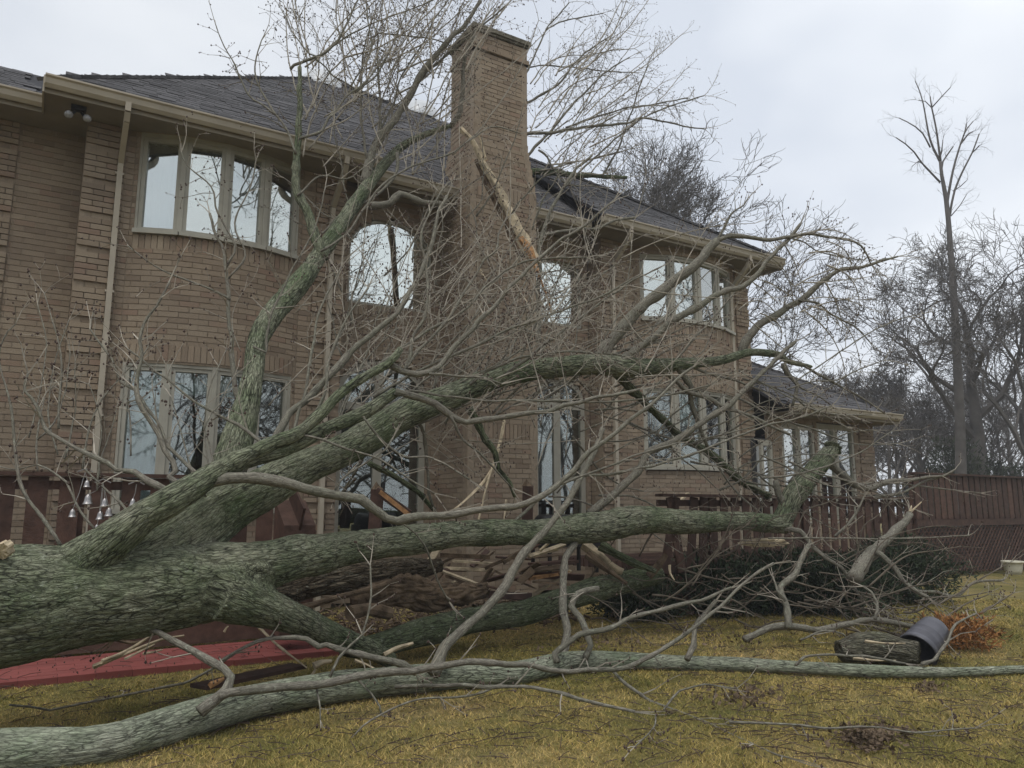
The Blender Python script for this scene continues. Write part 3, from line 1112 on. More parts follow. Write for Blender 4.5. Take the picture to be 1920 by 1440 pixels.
# ================================================================== FALLEN TREE
def chain(pts, d0=None, d1=None, step=.12):
    """pts: (x, y, width in pixels[, depth in metres]) -> smooth world path and radii"""
    P = np.array([p[:2] for p in pts], float)
    wpx = np.array([p[2] if len(p) > 2 else np.nan for p in pts], float)
    s = np.concatenate([[0], np.cumsum(np.linalg.norm(np.diff(P, axis=0), axis=1))])
    if d0 is None:
        d = np.array([p[3] for p in pts], float)
    else:
        d = d0 + (d1 - d0) * s / s[-1]
    W = np.array([atD(x, y, dd) for (x, y), dd in zip(P, d)])
    r = wpx / 2 / F * d * 1.01
    Q = smooth_path(np.c_[W, r], step)
    return Q[:, :3], np.maximum(Q[:, 3], .0015)

def taper(pts, w0, w1):
    n = len(pts)
    P = np.array(pts, float)
    s = np.concatenate([[0], np.cumsum(np.linalg.norm(np.diff(P, axis=0), axis=1))])
    s /= s[-1]
    return [(x, y, w0 + (w1 - w0) * k) for (x, y), k in zip(pts, s)]

def fused(name, chains, parent, mat, voxel, relief, sides=28, rough=.03):
    """limbs swept along their paths, fused into one skin, then given bark relief along the grain"""
    b = MB()
    spine, rad, frames, along = [], [], [], []
    s_off = 0
    for Pc, rc in chains:
        Pw = Pc.copy()
        k = np.linspace(0, len(Pc) * .9, len(Pc))
        wob = np.stack([vnoise(np.c_[Pc * 1.3], 11 + j) - .5 for j in range(3)], 1)
        Pw = Pc + wob * rc[:, None] * .35
        rr = rc * (1 + (vnoise(Pc * 2.2, 19) - .5) * .16)
        b.tube(Pw, rr, sides)
        Qf = smooth_path(np.c_[Pw, rr], .025)
        T = np.gradient(Qf[:, :3], axis=0)
        T /= np.maximum(1e-9, np.linalg.norm(T, axis=1))[:, None]
        N = np.zeros_like(T)
        N[0] = unit(np.cross((0, 0, 1) if abs(T[0, 2]) < .9 else (1, 0, 0), T[0]))
        for i in range(1, len(T)):
            q = N[i - 1] - T[i] * (N[i - 1] @ T[i])
            N[i] = q / max(1e-9, np.linalg.norm(q))
        B = np.cross(T, N)
        L = np.concatenate([[0], np.cumsum(np.linalg.norm(np.diff(Qf[:, :3], axis=0), axis=1))])
        spine.append(Qf[:, :3]); rad.append(Qf[:, 3]); frames.append(np.stack([T, N, B], 1)); along.append(L + s_off)
        s_off += 3.7
    tmp = link('tmp', b.mesh('tmp', True), None)
    md = tmp.modifiers.new('r', 'REMESH')
    md.mode = 'VOXEL'
    md.voxel_size = voxel
    sm = tmp.modifiers.new('s', 'SMOOTH')
    sm.factor = .5
    sm.iterations = 10
    dg = bpy.context.evaluated_depsgraph_get()
    ev = tmp.evaluated_get(dg)
    me = ev.to_mesh()
    nv, npoly = len(me.vertices), len(me.polygons)
    co = np.zeros(nv * 3, np.float32)
    me.vertices.foreach_get('co', co)
    co = co.reshape(-1, 3).astype(float)
    no = np.zeros(nv * 3, np.float32)
    me.vertices.foreach_get('normal', no)
    no = no.reshape(-1, 3).astype(float)
    lv = np.zeros(len(me.loops), np.int32)
    me.loops.foreach_get('vertex_index', lv)
    tot = np.zeros(npoly, np.int32)
    me.polygons.foreach_get('loop_total', tot)
    st = np.zeros(npoly, np.int32)
    me.polygons.foreach_get('loop_start', st)
    q = np.stack([lv[st[tot == 4] + k] for k in range(4)], 1) if (tot == 4).any() else np.zeros((0, 4), int)
    t3 = np.stack([lv[st[tot == 3] + k] for k in range(3)], 1) if (tot == 3).any() else np.zeros((0, 3), int)
    ev.to_mesh_clear()
    om = tmp.data
    bpy.data.objects.remove(tmp)
    bpy.data.meshes.remove(om)
    SP, RD, FR, AL = np.concatenate(spine), np.concatenate(rad), np.concatenate(frames), np.concatenate(along)
    best = np.full(nv, 1e9)
    idx = np.zeros(nv, int)
    step = max(1, len(SP) // 700)
    cand = np.arange(0, len(SP), step)
    for lo in range(0, nv, 4000):
        D = np.linalg.norm(co[lo:lo + 4000, None] - SP[None, cand], axis=2) / RD[None, cand]
        idx[lo:lo + 4000] = cand[D.argmin(1)]
    off = co - SP[idx]
    du = (off * FR[idx, 0]).sum(1)
    a = np.stack([(off * FR[idx, 1]).sum(1), (off * FR[idx, 2]).sum(1), AL[idx] + du], 1)
    ac = a * np.array([1, 1, .2])
    n = (vnoise(ac * 22, 3) - .5) + .6 * (vnoise(ac * 46, 4) - .5)
    rdg = 1 - 2 * np.abs(vnoise(ac * 26 + 4, 8) - .5)
    big = vnoise(co * 3.2, 6) - .5
    amp = np.clip(RD[idx] / .18, .25, 1.0)
    disp = relief * amp * (n * .9 - np.clip(rdg - .72, 0, 1) * 2.6) + big * rough * amp
    co2 = co + no * disp[:, None]
    me2 = mesh_np(name, co2, q, t3, a, True)
    return link(name, me2, mat, parent)

base = atD(0, 1235, 5.5)
tree = thing('fallen_tree', 'huge fallen tree lying from the left edge across the deck onto the house', 'fallen tree', (base[0], base[1], 0))
C = {}
C['trunk'] = chain([(-330, 1150, 270, 4.75), (-150, 1132, 250, 5.05), (0, 1124, 228, 5.35), (150, 1106, 190, 5.65), (280, 1096, 160, 5.9), (390, 1090, 128, 6.05), (470, 1085, 92, 6.15)])
C['L1'] = chain([(220, 1075, 120, 5.8), (330, 1020, 118, 6.1), (400, 968, 108, 6.3), (450, 935, 94, 6.45), (520, 900, 78, 6.7), (600, 862, 66, 7.0), (700, 812, 60, 7.4), (780, 770, 55, 7.7), (850, 740, 49, 8.0), (920, 712, 44, 8.3), (1000, 695, 40, 8.6), (1080, 685, 39, 8.9), (1130, 684, 42, 9.05), (1170, 692, 44, 9.2), (1210, 690, 33, 9.4), (1260, 684, 25, 9.6), (1350, 676, 18, 9.9), (1404, 661, 15, 10.1), (1436, 662, 14, 10.2), (1462, 665, 13, 10.3), (1477, 677, 11, 10.35), (1523, 688, 8, 10.5)])
C['L2'] = chain([(330, 1085, 110, 6.0), (400, 1074, 106, 6.05), (480, 1060, 92, 6.25), (560, 1045, 78, 6.6), (640, 1030, 63, 7.0), (720, 1016, 54, 7.35), (820, 1004, 48, 7.8), (960, 997, 46, 8.4), (1050, 992, 49, 8.8), (1130, 985, 53, 9.1), (1200, 975, 53, 9.35), (1270, 978, 44, 9.6), (1350, 979, 36, 9.9), (1420, 980, 34, 10.15), (1475, 982, 34, 10.3)])
C['stub'] = chain([(1462, 984, 36, 10.28), (1474, 960, 37, 10.3), (1482, 938, 38, 10.35), (1502, 912, 38, 10.45), (1530, 878, 35, 10.6), (1562, 842, 28, 10.8)])
C['L3'] = chain([(-40, 1135, 150, 5.45), (70, 1098, 128, 5.52), (140, 1062, 102, 5.56), (190, 1025, 82, 5.57), (225, 998, 70, 5.57), (265, 968, 60, 5.6), (310, 945, 57, 5.65), (360, 915, 50, 5.8), (400, 888, 42, 5.95), (450, 864, 35, 6.1), (510, 848, 34, 6.25), (560, 830, 31, 6.4), (620, 800, 27, 6.65), (680, 775, 26, 6.85), (742, 735, 22, 7.1)])
C['L4'] = chain([(410, 985, 76, 6.45), (422, 920, 74, 6.65), (438, 850, 64, 6.9), (460, 760, 48, 7.2), (474, 690, 41, 7.5), (486, 630, 40, 7.8), (520, 580, 42, 8.2), (560, 535, 40, 8.6), (600, 475, 33, 9.1), (640, 420, 31, 9.5), (680, 360, 27, 10.0), (712, 318, 23, 10.3), (750, 277, 18, 10.5), (767, 266, 16, 10.55), (805, 250, 13, 10.6), (845, 236, 9, 10.65)])
C['L5'] = chain([(420, 1105, 100, 6.0), (480, 1128, 76, 6.15), (540, 1152, 60, 6.45), (590, 1175, 50, 6.8), (640, 1197, 43, 7.15), (700, 1222, 34, 7.55), (735, 1240, 26, 7.75)])
trunk = fused('trunk', [C[k] for k in ('trunk', 'L1', 'L2', 'L3', 'L4', 'L5', 'stub')], tree, M['bark'], .0135, .013)

# freshly torn faces
def torn(name, px, py, d, w, h, tilt, parent, mat='pale', thick=.05):
    c = atD(px, py, d)
    b = MB()
    n = 26
    rim, back = [], []
    ax, ay = unit(RT + UP * tilt), unit(UP - FW * .55)
    for k in range(n):
        a = 2 * math.pi * k / n
        j = 1 + rnd.uniform(-.16, .16)
        p = c + ax * (w * math.cos(a) * j) + ay * (h * math.sin(a) * j)
        rim.append(p - FW * rnd.uniform(0, .02))
        back.append(p + FW * thick + np.array([0, 0, .02]))
    v = rim + back + [c - FW * .012, c + FW * thick]
    q = [[k, (k + 1) % n, n + (k + 1) % n, n + k] for k in range(n)]
    t = [[2 * n, (k + 1) % n, k] for k in range(n)] + [[2 * n + 1, n + k, n + (k + 1) % n] for k in range(n)]
    return b.add(v, q, t).build(name, M[mat], parent)
torn('torn_face', 1432, 1019, 10.15, .30, .055, .03, tree)
torn('torn_face', 1563, 841, 10.72, .11, .10, -.2, tree, 'moss')
torn('torn_face', 3, 1034, 5.1, .05, .06, .2, tree)

TW, BD = MB(), MB()          # twigs and buds of the fallen tree
OCT = np.array([[1, 0, 0], [-1, 0, 0], [0, 1, 0], [0, -1, 0], [0, 0, 1.5], [0, 0, -1.2]])
OCTT = [[0, 2, 4], [2, 1, 4], [1, 3, 4], [3, 0, 4], [2, 0, 5], [1, 2, 5], [3, 1, 5], [0, 3, 5]]
def bud(b, p, s):
    b.add(OCT * s + p, None, OCTT)

def twig(tw, bd, p, d, L, r, lvl, bend=.5, up=.0, budp=.5, sides=3):
    n = max(3, int(L / .11) + 1)
    P = [p]
    d = unit(d)
    ax = unit(rng.normal(size=3))
    for k in range(n - 1):
        d = unit(d + np.cross(ax, d) * bend * .22 + rng.normal(size=3) * .13 + UP * up * .06)
        P.append(P[-1] + d * L / (n - 1))
        if P[-1][2] < .03: P[-1][2] = .03
    P = np.array(P)
    rr = np.linspace(r, max(.0022, r * .35), n)
    tw.tube(P, rr, sides, False)
    if bd is not None:
        for k in range(1, n):
            if rng.random() < budp * .6: 
                q = P[k] + rng.normal(size=3) * .018
                bud(bd, q, rng.uniform(.007, .0125))
        bud(bd, P[-1], rng.uniform(.007, .012))
    if lvl > 0:
        m = max(1, int(L * rng.uniform(3.5, 7)))
        for j in range(m):
            k = int(rng.integers(max(1, n // 5), n))
            t = unit(P[k] - P[k - 1])
            sd = unit(np.cross(t, rng.normal(size=3)))
            twig(tw, bd, P[k], t * rng.uniform(.5, 1.1) + sd * rng.uniform(.5, .95), L * rng.uniform(.22, .5), rr[k] * .72, lvl - 1, bend * 1.2, up, budp, sides)

def sprout(P, r, per_m, L, up=.2, lvl=1, bias=None, start=.25, bd=BD, tw=TW, budp=.5, rmax=.009):
    s = np.concatenate([[0], np.cumsum(np.linalg.norm(np.diff(P, axis=0), axis=1))])
    n = int(s[-1] * per_m * 1.35 * rng.uniform(.8, 1.2)) + 1
    for j in range(n):
        u = s[-1] * (start + (1 - start) * rng.random())
        k = min(len(P) - 2, max(0, int(np.searchsorted(s, u)) - 1))
        t = unit(P[k + 1] - P[k])
        sd = unit(np.cross(t, rng.normal(size=3)))
        if bias is not None: sd = unit(sd + np.asarray(bias) * .8)
        ll = L * rng.uniform(.45, 1.2) * (1.1 - .5 * u / s[-1])
        twig(tw, bd, P[k], t * rng.uniform(.35, .95) + sd * rng.uniform(.6, 1), ll, min(rmax, r[k] * .65), lvl, .5, up, budp)
    # the tip keeps forking
    t = unit(P[-1] - P[-2])
    for j in range(2):
        twig(tw, bd, P[-1], t + rng.normal(size=3) * .3, L * rng.uniform(.5, 1), min(rmax, r[-1] * .9), lvl, .5, up, budp)

BR = []
def branch(pts, w0, w1, d0, d1, per_m=3.0, L=.5, up=.2, lvl=1, parent=None, mat='smallbark', bias=None, start=.2, budp=.5, tw=None, bd=None, sides=7, rmax=.0075):
    if mat == 'smallbark' and w0 < 10: w0, w1 = w0 * .8, w1 * .8
    P, r = chain(taper(pts, w0, w1), d0, d1, .07)
    k = np.arange(len(P))
    P = P + np.stack([vnoise(np.c_[P * 6], 31 + j) - .5 for j in range(3)], 1) * np.minimum(.03, r * 1.8)[:, None] + np.stack([vnoise(np.c_[P * 3.1], 41 + j) - .5 for j in range(3)], 1) * np.minimum(.035, r * 2)[:, None]
    P[:, 2] = np.maximum(P[:, 2], r * .8 + .005)
    kn = np.clip(vnoise(P * 7, 17) - .72, 0, 1) * 1.6
    b = MB().tube(P, r * (1 + (vnoise(P * 16, 2) - .5) * .4 + kn), sides)
    o = b.build('branch', M[mat], parent or tree, True)
    if per_m: sprout(P, r, per_m, L, up, lvl, bias, start, BD if bd is None else bd, TW if tw is None else tw, budp, rmax)
    return P, r

# ---- branches off the upper left limb
branch([(330, 918), (310, 915), (275, 900), (250, 885), (217, 882), (200, 867), (160, 847), (107, 820), (82, 801), (72, 767), (57, 745), (46, 735), (54, 702)], 11, 5, 5.7, 5.9, 3, .45)
branch([(110, 1018), (100, 1000), (85, 980), (55, 940), (32, 885), (25, 838), (25, 800), (23, 780), (15, 740), (2, 690), (1, 652), (15, 622), (30, 608)], 9, 3, 5.6, 6.0, 2.5, .35)
branch([(175, 990), (150, 960), (125, 905), (105, 890), (70, 870), (30, 880), (-10, 872)], 6, 3, 5.6, 5.9, 2.5, .3)
branch([(335, 912), (328, 902), (315, 890), (328, 879), (324, 862), (310, 842), (301, 814), (280, 787), (264, 755), (255, 729), (255, 709), (264, 661), (260, 640), (275, 595), (292, 572), (317, 527)], 12, 4, 5.8, 6.3, 3, .45)
branch([(380, 897), (365, 883), (337, 855), (319, 835), (303, 803), (276, 764), (255, 732), (227, 716), (211, 674), (200, 658), (187, 640), (170, 618)], 9, 3.5, 5.9, 6.3, 3, .4)
branch([(505, 845), (489, 830), (464, 810), (425, 789), (395, 771), (365, 755), (342, 736), (315, 711), (292, 697), (273, 679), (240, 655)], 9, 3.5, 6.2, 6.3, 3, .45)
branch([(262, 990), (225, 945), (195, 915), (160, 880)], 7, 4, 5.6, 6.0, 2, .3)
branch([(390, 903), (430, 896), (480, 897), (515, 905), (567, 915), (630, 927), (680, 937), (705, 957), (725, 972), (745, 977), (792, 967), (855, 962), (960, 947), (1015, 930), (1067, 892), (1095, 860), (1135, 827), (1185, 787), (1210, 765), (1260, 720), (1300, 690)], 22, 5, 5.9, 7.2, 1.2, .45, start=.3)
branch([(745, 977), (780, 1000), (795, 1020), (812, 1060), (826, 1100), (842, 1130)], 5, 4, 6.5, 6.9, 1.5, .25)
branch([(625, 925), (640, 900), (680, 872), (705, 855), (725, 842), (737, 820)], 5, 3.5, 6.3, 6.6, 1.5, .3)
branch([(1045, 912), (1090, 892), (1145, 872), (1210, 847), (1270, 830)], 6, 4, 6.9, 7.3, 2, .4)
branch([(380, 902), (400, 892), (440, 864), (480, 847), (530, 826), (562, 810), (600, 775), (635, 740), (683, 707), (727, 684), (744, 669), (752, 655)], 34, 12, 5.9, 6.8, .8, .4, mat='bark', sides=12)
branch([(440, 895), (489, 840), (514, 826), (526, 800), (544, 771), (571, 752), (594, 729), (624, 697), (640, 679), (660, 655), (692, 630), (740, 590), (762, 555), (785, 522), (805, 470), (822, 400), (837, 365)], 17, 6, 6.1, 7.6, 1.5, .5)
branch([(565, 812), (590, 775), (610, 735), (612, 700), (618, 670), (650, 600), (690, 540)], 9, 4, 6.4, 7.0, 2.5, .4)
branch([(552, 815), (565, 760), (575, 720), (583, 672), (590, 640), (598, 585), (640, 500)], 9, 4, 6.4, 7.0, 2.5, .4)
branch([(732, 686), (753, 700), (779, 707), (803, 700), (820, 690), (845, 659), (870, 627), (887, 613), (907, 590), (939, 561), (955, 538), (1007, 490), (1040, 460), (1100, 420), (1150, 375)], 12, 4, 6.8, 8.0, 2.5, .5)
branch([(803, 703), (827, 702), (871, 707), (905, 708), (940, 720)], 7, 4, 6.9, 7.3, 2, .4)
branch([(755, 705), (762, 690), (770, 669), (774, 632), (793, 594), (803, 557), (799, 496), (789, 461), (789, 440), (805, 400), (830, 350)], 9, 4, 6.9, 7.6, 3, .5)
branch([(757, 698), (789, 655), (828, 613), (845, 590), (866, 552), (897, 509), (907, 488), (932, 467), (935, 440), (950, 410)], 8, 4, 6.9, 7.8, 3, .5)
branch([(700, 695), (720, 680), (747, 661), (772, 644), (797, 621), (835, 605), (866, 582), (897, 552), (918, 530), (945, 507), (980, 492), (1032, 484), (1100, 483)], 8, 4, 6.8, 8.0, 3, .5)
branch([(700, 745), (720, 732), (762, 709), (824, 677), (887, 650), (949, 621), (1001, 600), (1074, 575), (1120, 559), (1200, 515)], 8, 4, 7.0, 8.2, 2.5, .5)
branch([(742, 737), (770, 745), (815, 758), (842, 780), (875, 792), (910, 788), (960, 780), (1030, 770), (1100, 748), (1200, 730)], 15, 5, 7.0, 7.7, 1.8, .5)
branch([(740, 740), (770, 735), (830, 742), (870, 747), (930, 752), (1035, 752), (1120, 753), (1230, 745), (1330, 722)], 6, 4, 7.0, 8.0, 1.5, .4)
branch([(845, 780), (868, 822), (900, 850), (930, 880), (960, 915)], 7, 4, 7.1, 7.5, 2, .3)
branch([(680, 780), (705, 815), (735, 840), (765, 857), (800, 855), (840, 872), (880, 900)], 6, 4, 6.6, 7.0, 1.5, .3)
branch([(565, 815), (605, 825), (650, 842), (700, 857), (730, 872), (770, 900), (815, 925)], 6, 3.5, 6.3, 6.6, 1.5, .3)
# ---- off the big limb that arches to the right
branch([(882, 722), (905, 700), (928, 688), (980, 669), (1022, 665), (1064, 660), (1135, 660), (1172, 668)], 7, 4, 8.0, 8.6, 2, .4)
branch([(950, 700), (978, 680), (1012, 655), (1053, 623), (1091, 594), (1120, 573), (1180, 530), (1240, 500)], 8, 4, 8.2, 9.0, 2.5, .5)
branch([(1120, 690), (1128, 668), (1138, 650), (1155, 630), (1185, 592), (1212, 567), (1260, 530), (1310, 492), (1325, 470), (1345, 450)], 26, 17, 9.0, 9.6, .8, .5)
branch([(1345, 450), (1365, 443), (1385, 444), (1441, 449), (1481, 443), (1522, 439), (1562, 445), (1606, 454), (1622, 470), (1632, 495)], 10, 3, 9.6, 10.1, 5, .55)
branch([(1340, 455), (1360, 425), (1370, 400), (1395, 385), (1402, 372)], 7, 3, 9.6, 9.7, 4, .3)
branch([(1118, 700), (1135, 692), (1172, 670), (1210, 645), (1260, 602), (1305, 577), (1335, 557), (1397, 532), (1446, 481), (1481, 446), (1500, 420)], 18, 6, 9.0, 9.9, 2.5, .5)
branch([(1481, 446), (1510, 455), (1530, 470), (1570, 480), (1618, 488)], 4, 2, 9.8, 10.1, 5, .4)
branch([(1390, 662), (1397, 640), (1425, 607), (1460, 590), (1500, 565), (1541, 530), (1573, 508), (1617, 500), (1649, 490), (1684, 480)], 17, 4, 10.1, 10.7, 3.5, .55)
branch([(1500, 562), (1535, 570), (1560, 590), (1600, 610), (1630, 640)], 6, 3, 10.3, 10.6, 4, .5)
branch([(1510, 687), (1564, 717), (1608, 741), (1660, 776)], 7, 3, 10.5, 10.9, 2.5, .4)
branch([(1470, 680), (1475, 700), (1485, 712), (1494, 722), (1490, 745), (1485, 765)], 10, 5, 10.3, 10.4, 2, .3)
branch([(1494, 722), (1530, 740), (1560, 760)], 5, 3, 10.4, 10.6, 3, .4)
branch([(1255, 690), (1270, 692), (1281, 705), (1296, 724), (1294, 742), (1300, 767), (1309, 789), (1315, 806), (1328, 838)], 14, 6, 9.6, 9.9, 2, .4, up=-.3)
branch([(1225, 692), (1242, 697), (1262, 711), (1289, 733), (1326, 746), (1364, 765), (1429, 791), (1480, 815)], 11, 5, 9.5, 10.0, 2, .4, up=-.3)
branch([(1285, 682), (1304, 688), (1326, 699), (1360, 709), (1388, 718), (1430, 735)], 8, 4, 9.7, 10.0, 2, .4)
branch([(882, 765), (895, 790), (910, 825), (928, 850), (935, 880), (955, 905), (965, 930)], 16, 7, 8.2, 8.5, 1.5, .3, mat='moss')
branch([(780, 790), (795, 815), (800, 850), (803, 900), (812, 950)], 9, 6, 7.9, 8.1, 2, .3)
branch([(690, 870), (740, 895), (790, 930), (815, 955)], 12, 9, 8.2, 8.9, 1, .3, mat='moss')
branch([(1155, 700), (1190, 735), (1230, 775), (1270, 810), (1330, 850), (1390, 900), (1440, 930)], 16, 14, 9.4, 11.6, 1, .5, mat='moss')
# ---- off the lower right-hand limb
branch([(1105, 965), (1130, 942), (1155, 925), (1200, 875), (1215, 850), (1260, 827), (1310, 797), (1350, 770), (1402, 725), (1445, 685), (1490, 640)], 16, 7, 9.1, 10.1, 1.5, .5)
branch([(955, 985), (985, 960), (1015, 930), (1045, 908), (1090, 895), (1140, 890), (1190, 880), (1260, 862), (1310, 845), (1385, 817), (1440, 797), (1510, 780), (1560, 760)], 8, 4, 8.4, 9.4, 1.8, .5)
branch([(1478, 955), (1462, 930), (1455, 900)], 14, 9, 10.3, 10.3, 0)
branch([(1552, 862), (1565, 880), (1582, 895), (1602, 910), (1630, 915), (1665, 904), (1720, 898), (1765, 890)], 17, 4, 10.7, 11.3, 2, .5)
branch([(1640, 930), (1690, 925), (1722, 907), (1767, 890), (1790, 880)], 7, 4, 11.0, 11.4, 2, .4)
branch([(1600, 910), (1650, 905), (1700, 908), (1760, 915), (1838, 925)], 5, 2.5, 11.0, 11.5, 2, .4)
branch([(1470, 990), (1500, 995), (1520, 1020), (1550, 1045), (1580, 1065), (1600, 1095), (1620, 1125)], 10, 5, 10.2, 9.6, 2, .4)
branch([(1080, 1010), (1076, 1022), (1062, 1045), (1057, 1080), (1057, 1117), (1055, 1145), (1062, 1175), (1060, 1207), (1052, 1240)], 13, 15, 8.9, 7.7, .8, .3)
# ---- the limb against the roof
branch([(606, 486), (590, 440), (576, 400), (560, 360), (555, 325), (557, 287), (562, 225), (562, 175), (562, 125)], 22, 8, 9.0, 9.2, 1.5, .4, mat='bark', sides=10)
branch([(555, 290), (537, 245), (517, 217), (495, 180), (480, 145), (480, 105), (490, 75)], 7, 3, 9.0, 9.3, 3.5, .5)
branch([(517, 217), (490, 195), (465, 178), (440, 120), (420, 85), (405, 45)], 5, 2.5, 9.05, 9.3, 4, .5)
branch([(560, 262), (585, 256), (605, 247), (615, 225), (652, 177), (690, 150), (720, 100)], 8, 3, 9.1, 9.6, 3, .5)
branch([(546, 131), (552, 122), (562, 117), (590, 107), (610, 100), (635, 72), (660, 25), (675, -10)], 8, 4, 9.2, 9.4, 4, .5)
branch([(595, 107), (580, 100), (552, 65), (540, 40), (530, 22)], 4, 2.5, 9.25, 9.35, 4, .35)
branch([(590, 110), (610, 125), (625, 142), (660, 162), (680, 180)], 4, 3, 9.25, 9.5, 3, .4)
branch([(685, 345), (690, 318), (695, 300), (717, 255), (742, 225), (762, 190), (800, 125), (830, 87), (870, 45), (900, 0)], 20, 7, 10.1, 10.6, 2.2, .6)
branch([(755, 205), (775, 172), (805, 130), (832, 108), (880, 70), (950, 10)], 8, 4, 10.4, 10.7, 3, .6)
branch([(690, 300), (685, 270), (677, 232), (675, 175), (682, 100), (700, 30)], 7, 3, 10.1, 10.4, 3.5, .5)
branch([(714, 260), (712, 177), (707, 100), (710, 67), (702, 50)], 8, 4, 10.3, 10.4, 3, .5)
branch([(652, 177), (660, 157), (687, 110), (697, 82), (690, 45), (687, -5)], 5, 3, 9.6, 9.7, 4, .5)
branch([(665, 172), (677, 165), (705, 140), (730, 95), (755, 37), (768, -8)], 5, 3, 9.6, 9.8, 4, .5)
branch([(708, 62), (750, 65), (805, 72), (830, 80), (870, 100)], 4, 3, 10.3, 10.6, 4, .5)
branch([(700, 270), (735, 200), (750, 150), (780, 100), (820, 30), (850, -15)], 5, 3, 10.3, 10.5, 4, .55)
branch([(620, 90), (660, 62), (720, 35), (790, 10), (840, -15)], 4, 3, 9.3, 9.6, 4, .5)
branch([(745, 285), (740, 330), (700, 370), (640, 400), (600, 440)], 9, 4, 10.3, 9.6, 3, .4)
branch([(690, 385), (735, 380), (752, 362), (790, 378), (830, 384)], 16, 10, 9.9, 10.2, 1.5, .5)
branch([(845, 236), (862, 210), (868, 160), (872, 110), (890, 70)], 11, 6, 10.65, 10.75, 3.5, .5)
branch([(600, 470), (650, 440), (680, 395), (720, 345), (780, 310), (850, 285), (920, 240), (975, 250)], 6, 3, 8.8, 9.9, 3, .6)
branch([(560, 365), (600, 330), (650, 335), (700, 300)], 5, 3, 9.0, 9.4, 3, .4)
branch([(450, 760), (440, 690), (432, 640), (428, 560), (420, 480), (405, 440), (395, 400)], 10, 5, 7.3, 7.7, 2.5, .5)
branch([(432, 560), (400, 545), (360, 528), (310, 510), (240, 462)], 6, 3, 7.5, 7.5, 3, .4)
branch([(425, 500), (440, 460), (410, 400), (395, 350), (350, 310), (340, 285)], 6, 3, 7.6, 7.8, 3.5, .5)
branch([(428, 520), (460, 480), (440, 420), (470, 350), (480, 300)], 5, 3, 7.6, 7.9, 3.5, .45)
branch([(475, 650), (500, 660), (505, 600), (540, 520), (590, 430), (610, 350)], 6, 3, 7.5, 8.1, 3, .45)
# ---- tree top behind the chimney
branch([(975, 200), (992, 190), (1020, 175), (1047, 157), (1075, 122), (1100, 97), (1137, 72)], 7, 3, 15.2, 15.4, 3, .7)
branch([(980, 150), (992, 125), (1007, 95), (1025, 55), (1045, 30), (1067, 5)], 5, 3, 15.2, 15.4, 3, .7)
branch([(1025, 55), (1050, 42), (1075, 35), (1130, 25)], 3.5, 2.5, 15.3, 15.5, 3, .6)
branch([(980, 250), (1032, 250), (1075, 242), (1125, 235), (1175, 230), (1212, 222), (1275, 235), (1320, 242)], 9, 3, 14.8, 15.4, 3, .8)
branch([(990, 290), (1002, 277), (1032, 247), (1065, 207), (1100, 170), (1137, 135), (1182, 107)], 8, 3, 14.8, 15.3, 3, .8)
branch([(1060, 240), (1100, 225), (1175, 202), (1230, 195), (1290, 183)], 5, 3, 15.0, 15.4, 3, .7)
branch([(985, 125), (1025, 122), (1075, 127), (1130, 133), (1187, 136)], 4, 2.5, 15.3, 15.6, 3, .7)
branch([(1010, 280), (1025, 295), (1040, 320), (1065, 345), (1120, 350)], 5, 3, 14.8, 15.0, 3, .6)
branch([(985, 325), (1007, 322), (1050, 324), (1100, 329), (1175, 333)], 14, 7, 14.9, 15.4, 2, .7, mat='moss')
branch([(1130, 330), (1165, 265), (1180, 220), (1200, 160), (1215, 120)], 5, 3, 15.2, 15.4, 3, .7)
branch([(1060, 350), (1110, 300), (1180, 240), (1240, 205), (1320, 180)], 5, 3, 14.9, 15.4, 3, .8)
branch([(1010, 440), (1050, 435), (1090, 430), (1120, 430), (1155, 413), (1192, 408)], 9, 6, 12.6, 13.2, 2, .5)
branch([(1012, 640), (1010, 600), (1009, 540), (1011, 480), (1020, 430), (1040, 380), (1070, 330), (1110, 290)], 11, 5, 11.2, 11.8, 2.5, .6)
# thin whips that rise between the big limb and the house
for k in range(40):
    u = rnd.random()
    x0, y0 = 620 + 620 * u + rnd.uniform(-20, 20), 800 - 130 * u + rnd.uniform(-20, 40)
    ang = R(rnd.uniform(18, 68))
    ln = rnd.uniform(130, 360)
    cv = rnd.uniform(-60, 60)
    dx, dy = math.cos(ang), -math.sin(ang)
    pts = [(x0 + dx * ln * f - dy * cv * f * (1 - f) * 2 + rnd.uniform(-7, 7), y0 + dy * ln * f + dx * cv * f * (1 - f) * 2 + rnd.uniform(-7, 7)) for f in (0, .2, .4, .6, .8, 1)]
    d0 = 7.6 + 2.2 * u + rnd.uniform(-.3, 1.0)
    branch(pts, rnd.uniform(4, 6.5), 2.5, d0, d0 + rnd.uniform(.2, .8), 2.6, .45)
# drooping whips right of it, in front of the right wing
for k in range(40):
    x0, y0 = rnd.uniform(1020, 1500), rnd.uniform(700, 930)
    ang = R(rnd.choice([rnd.uniform(-45, -8), rnd.uniform(8, 50)]))
    ln = rnd.uniform(130, 330)
    cv = rnd.uniform(-50, 50)
    dx, dy = math.cos(ang), -math.sin(ang)
    pts = [(x0 + dx * ln * f - dy * cv * f * (1 - f) * 2 + rnd.uniform(-6, 6), y0 + dy * ln * f + dx * cv * f * (1 - f) * 2 + rnd.uniform(-6, 6)) for f in (0, .25, .5, .75, 1)]
    d0 = rnd.uniform(9.3, 11.2)
    branch(pts, rnd.uniform(3.5, 6), 2.2, d0, d0 + rnd.uniform(-.3, .7), 2.2, .45)
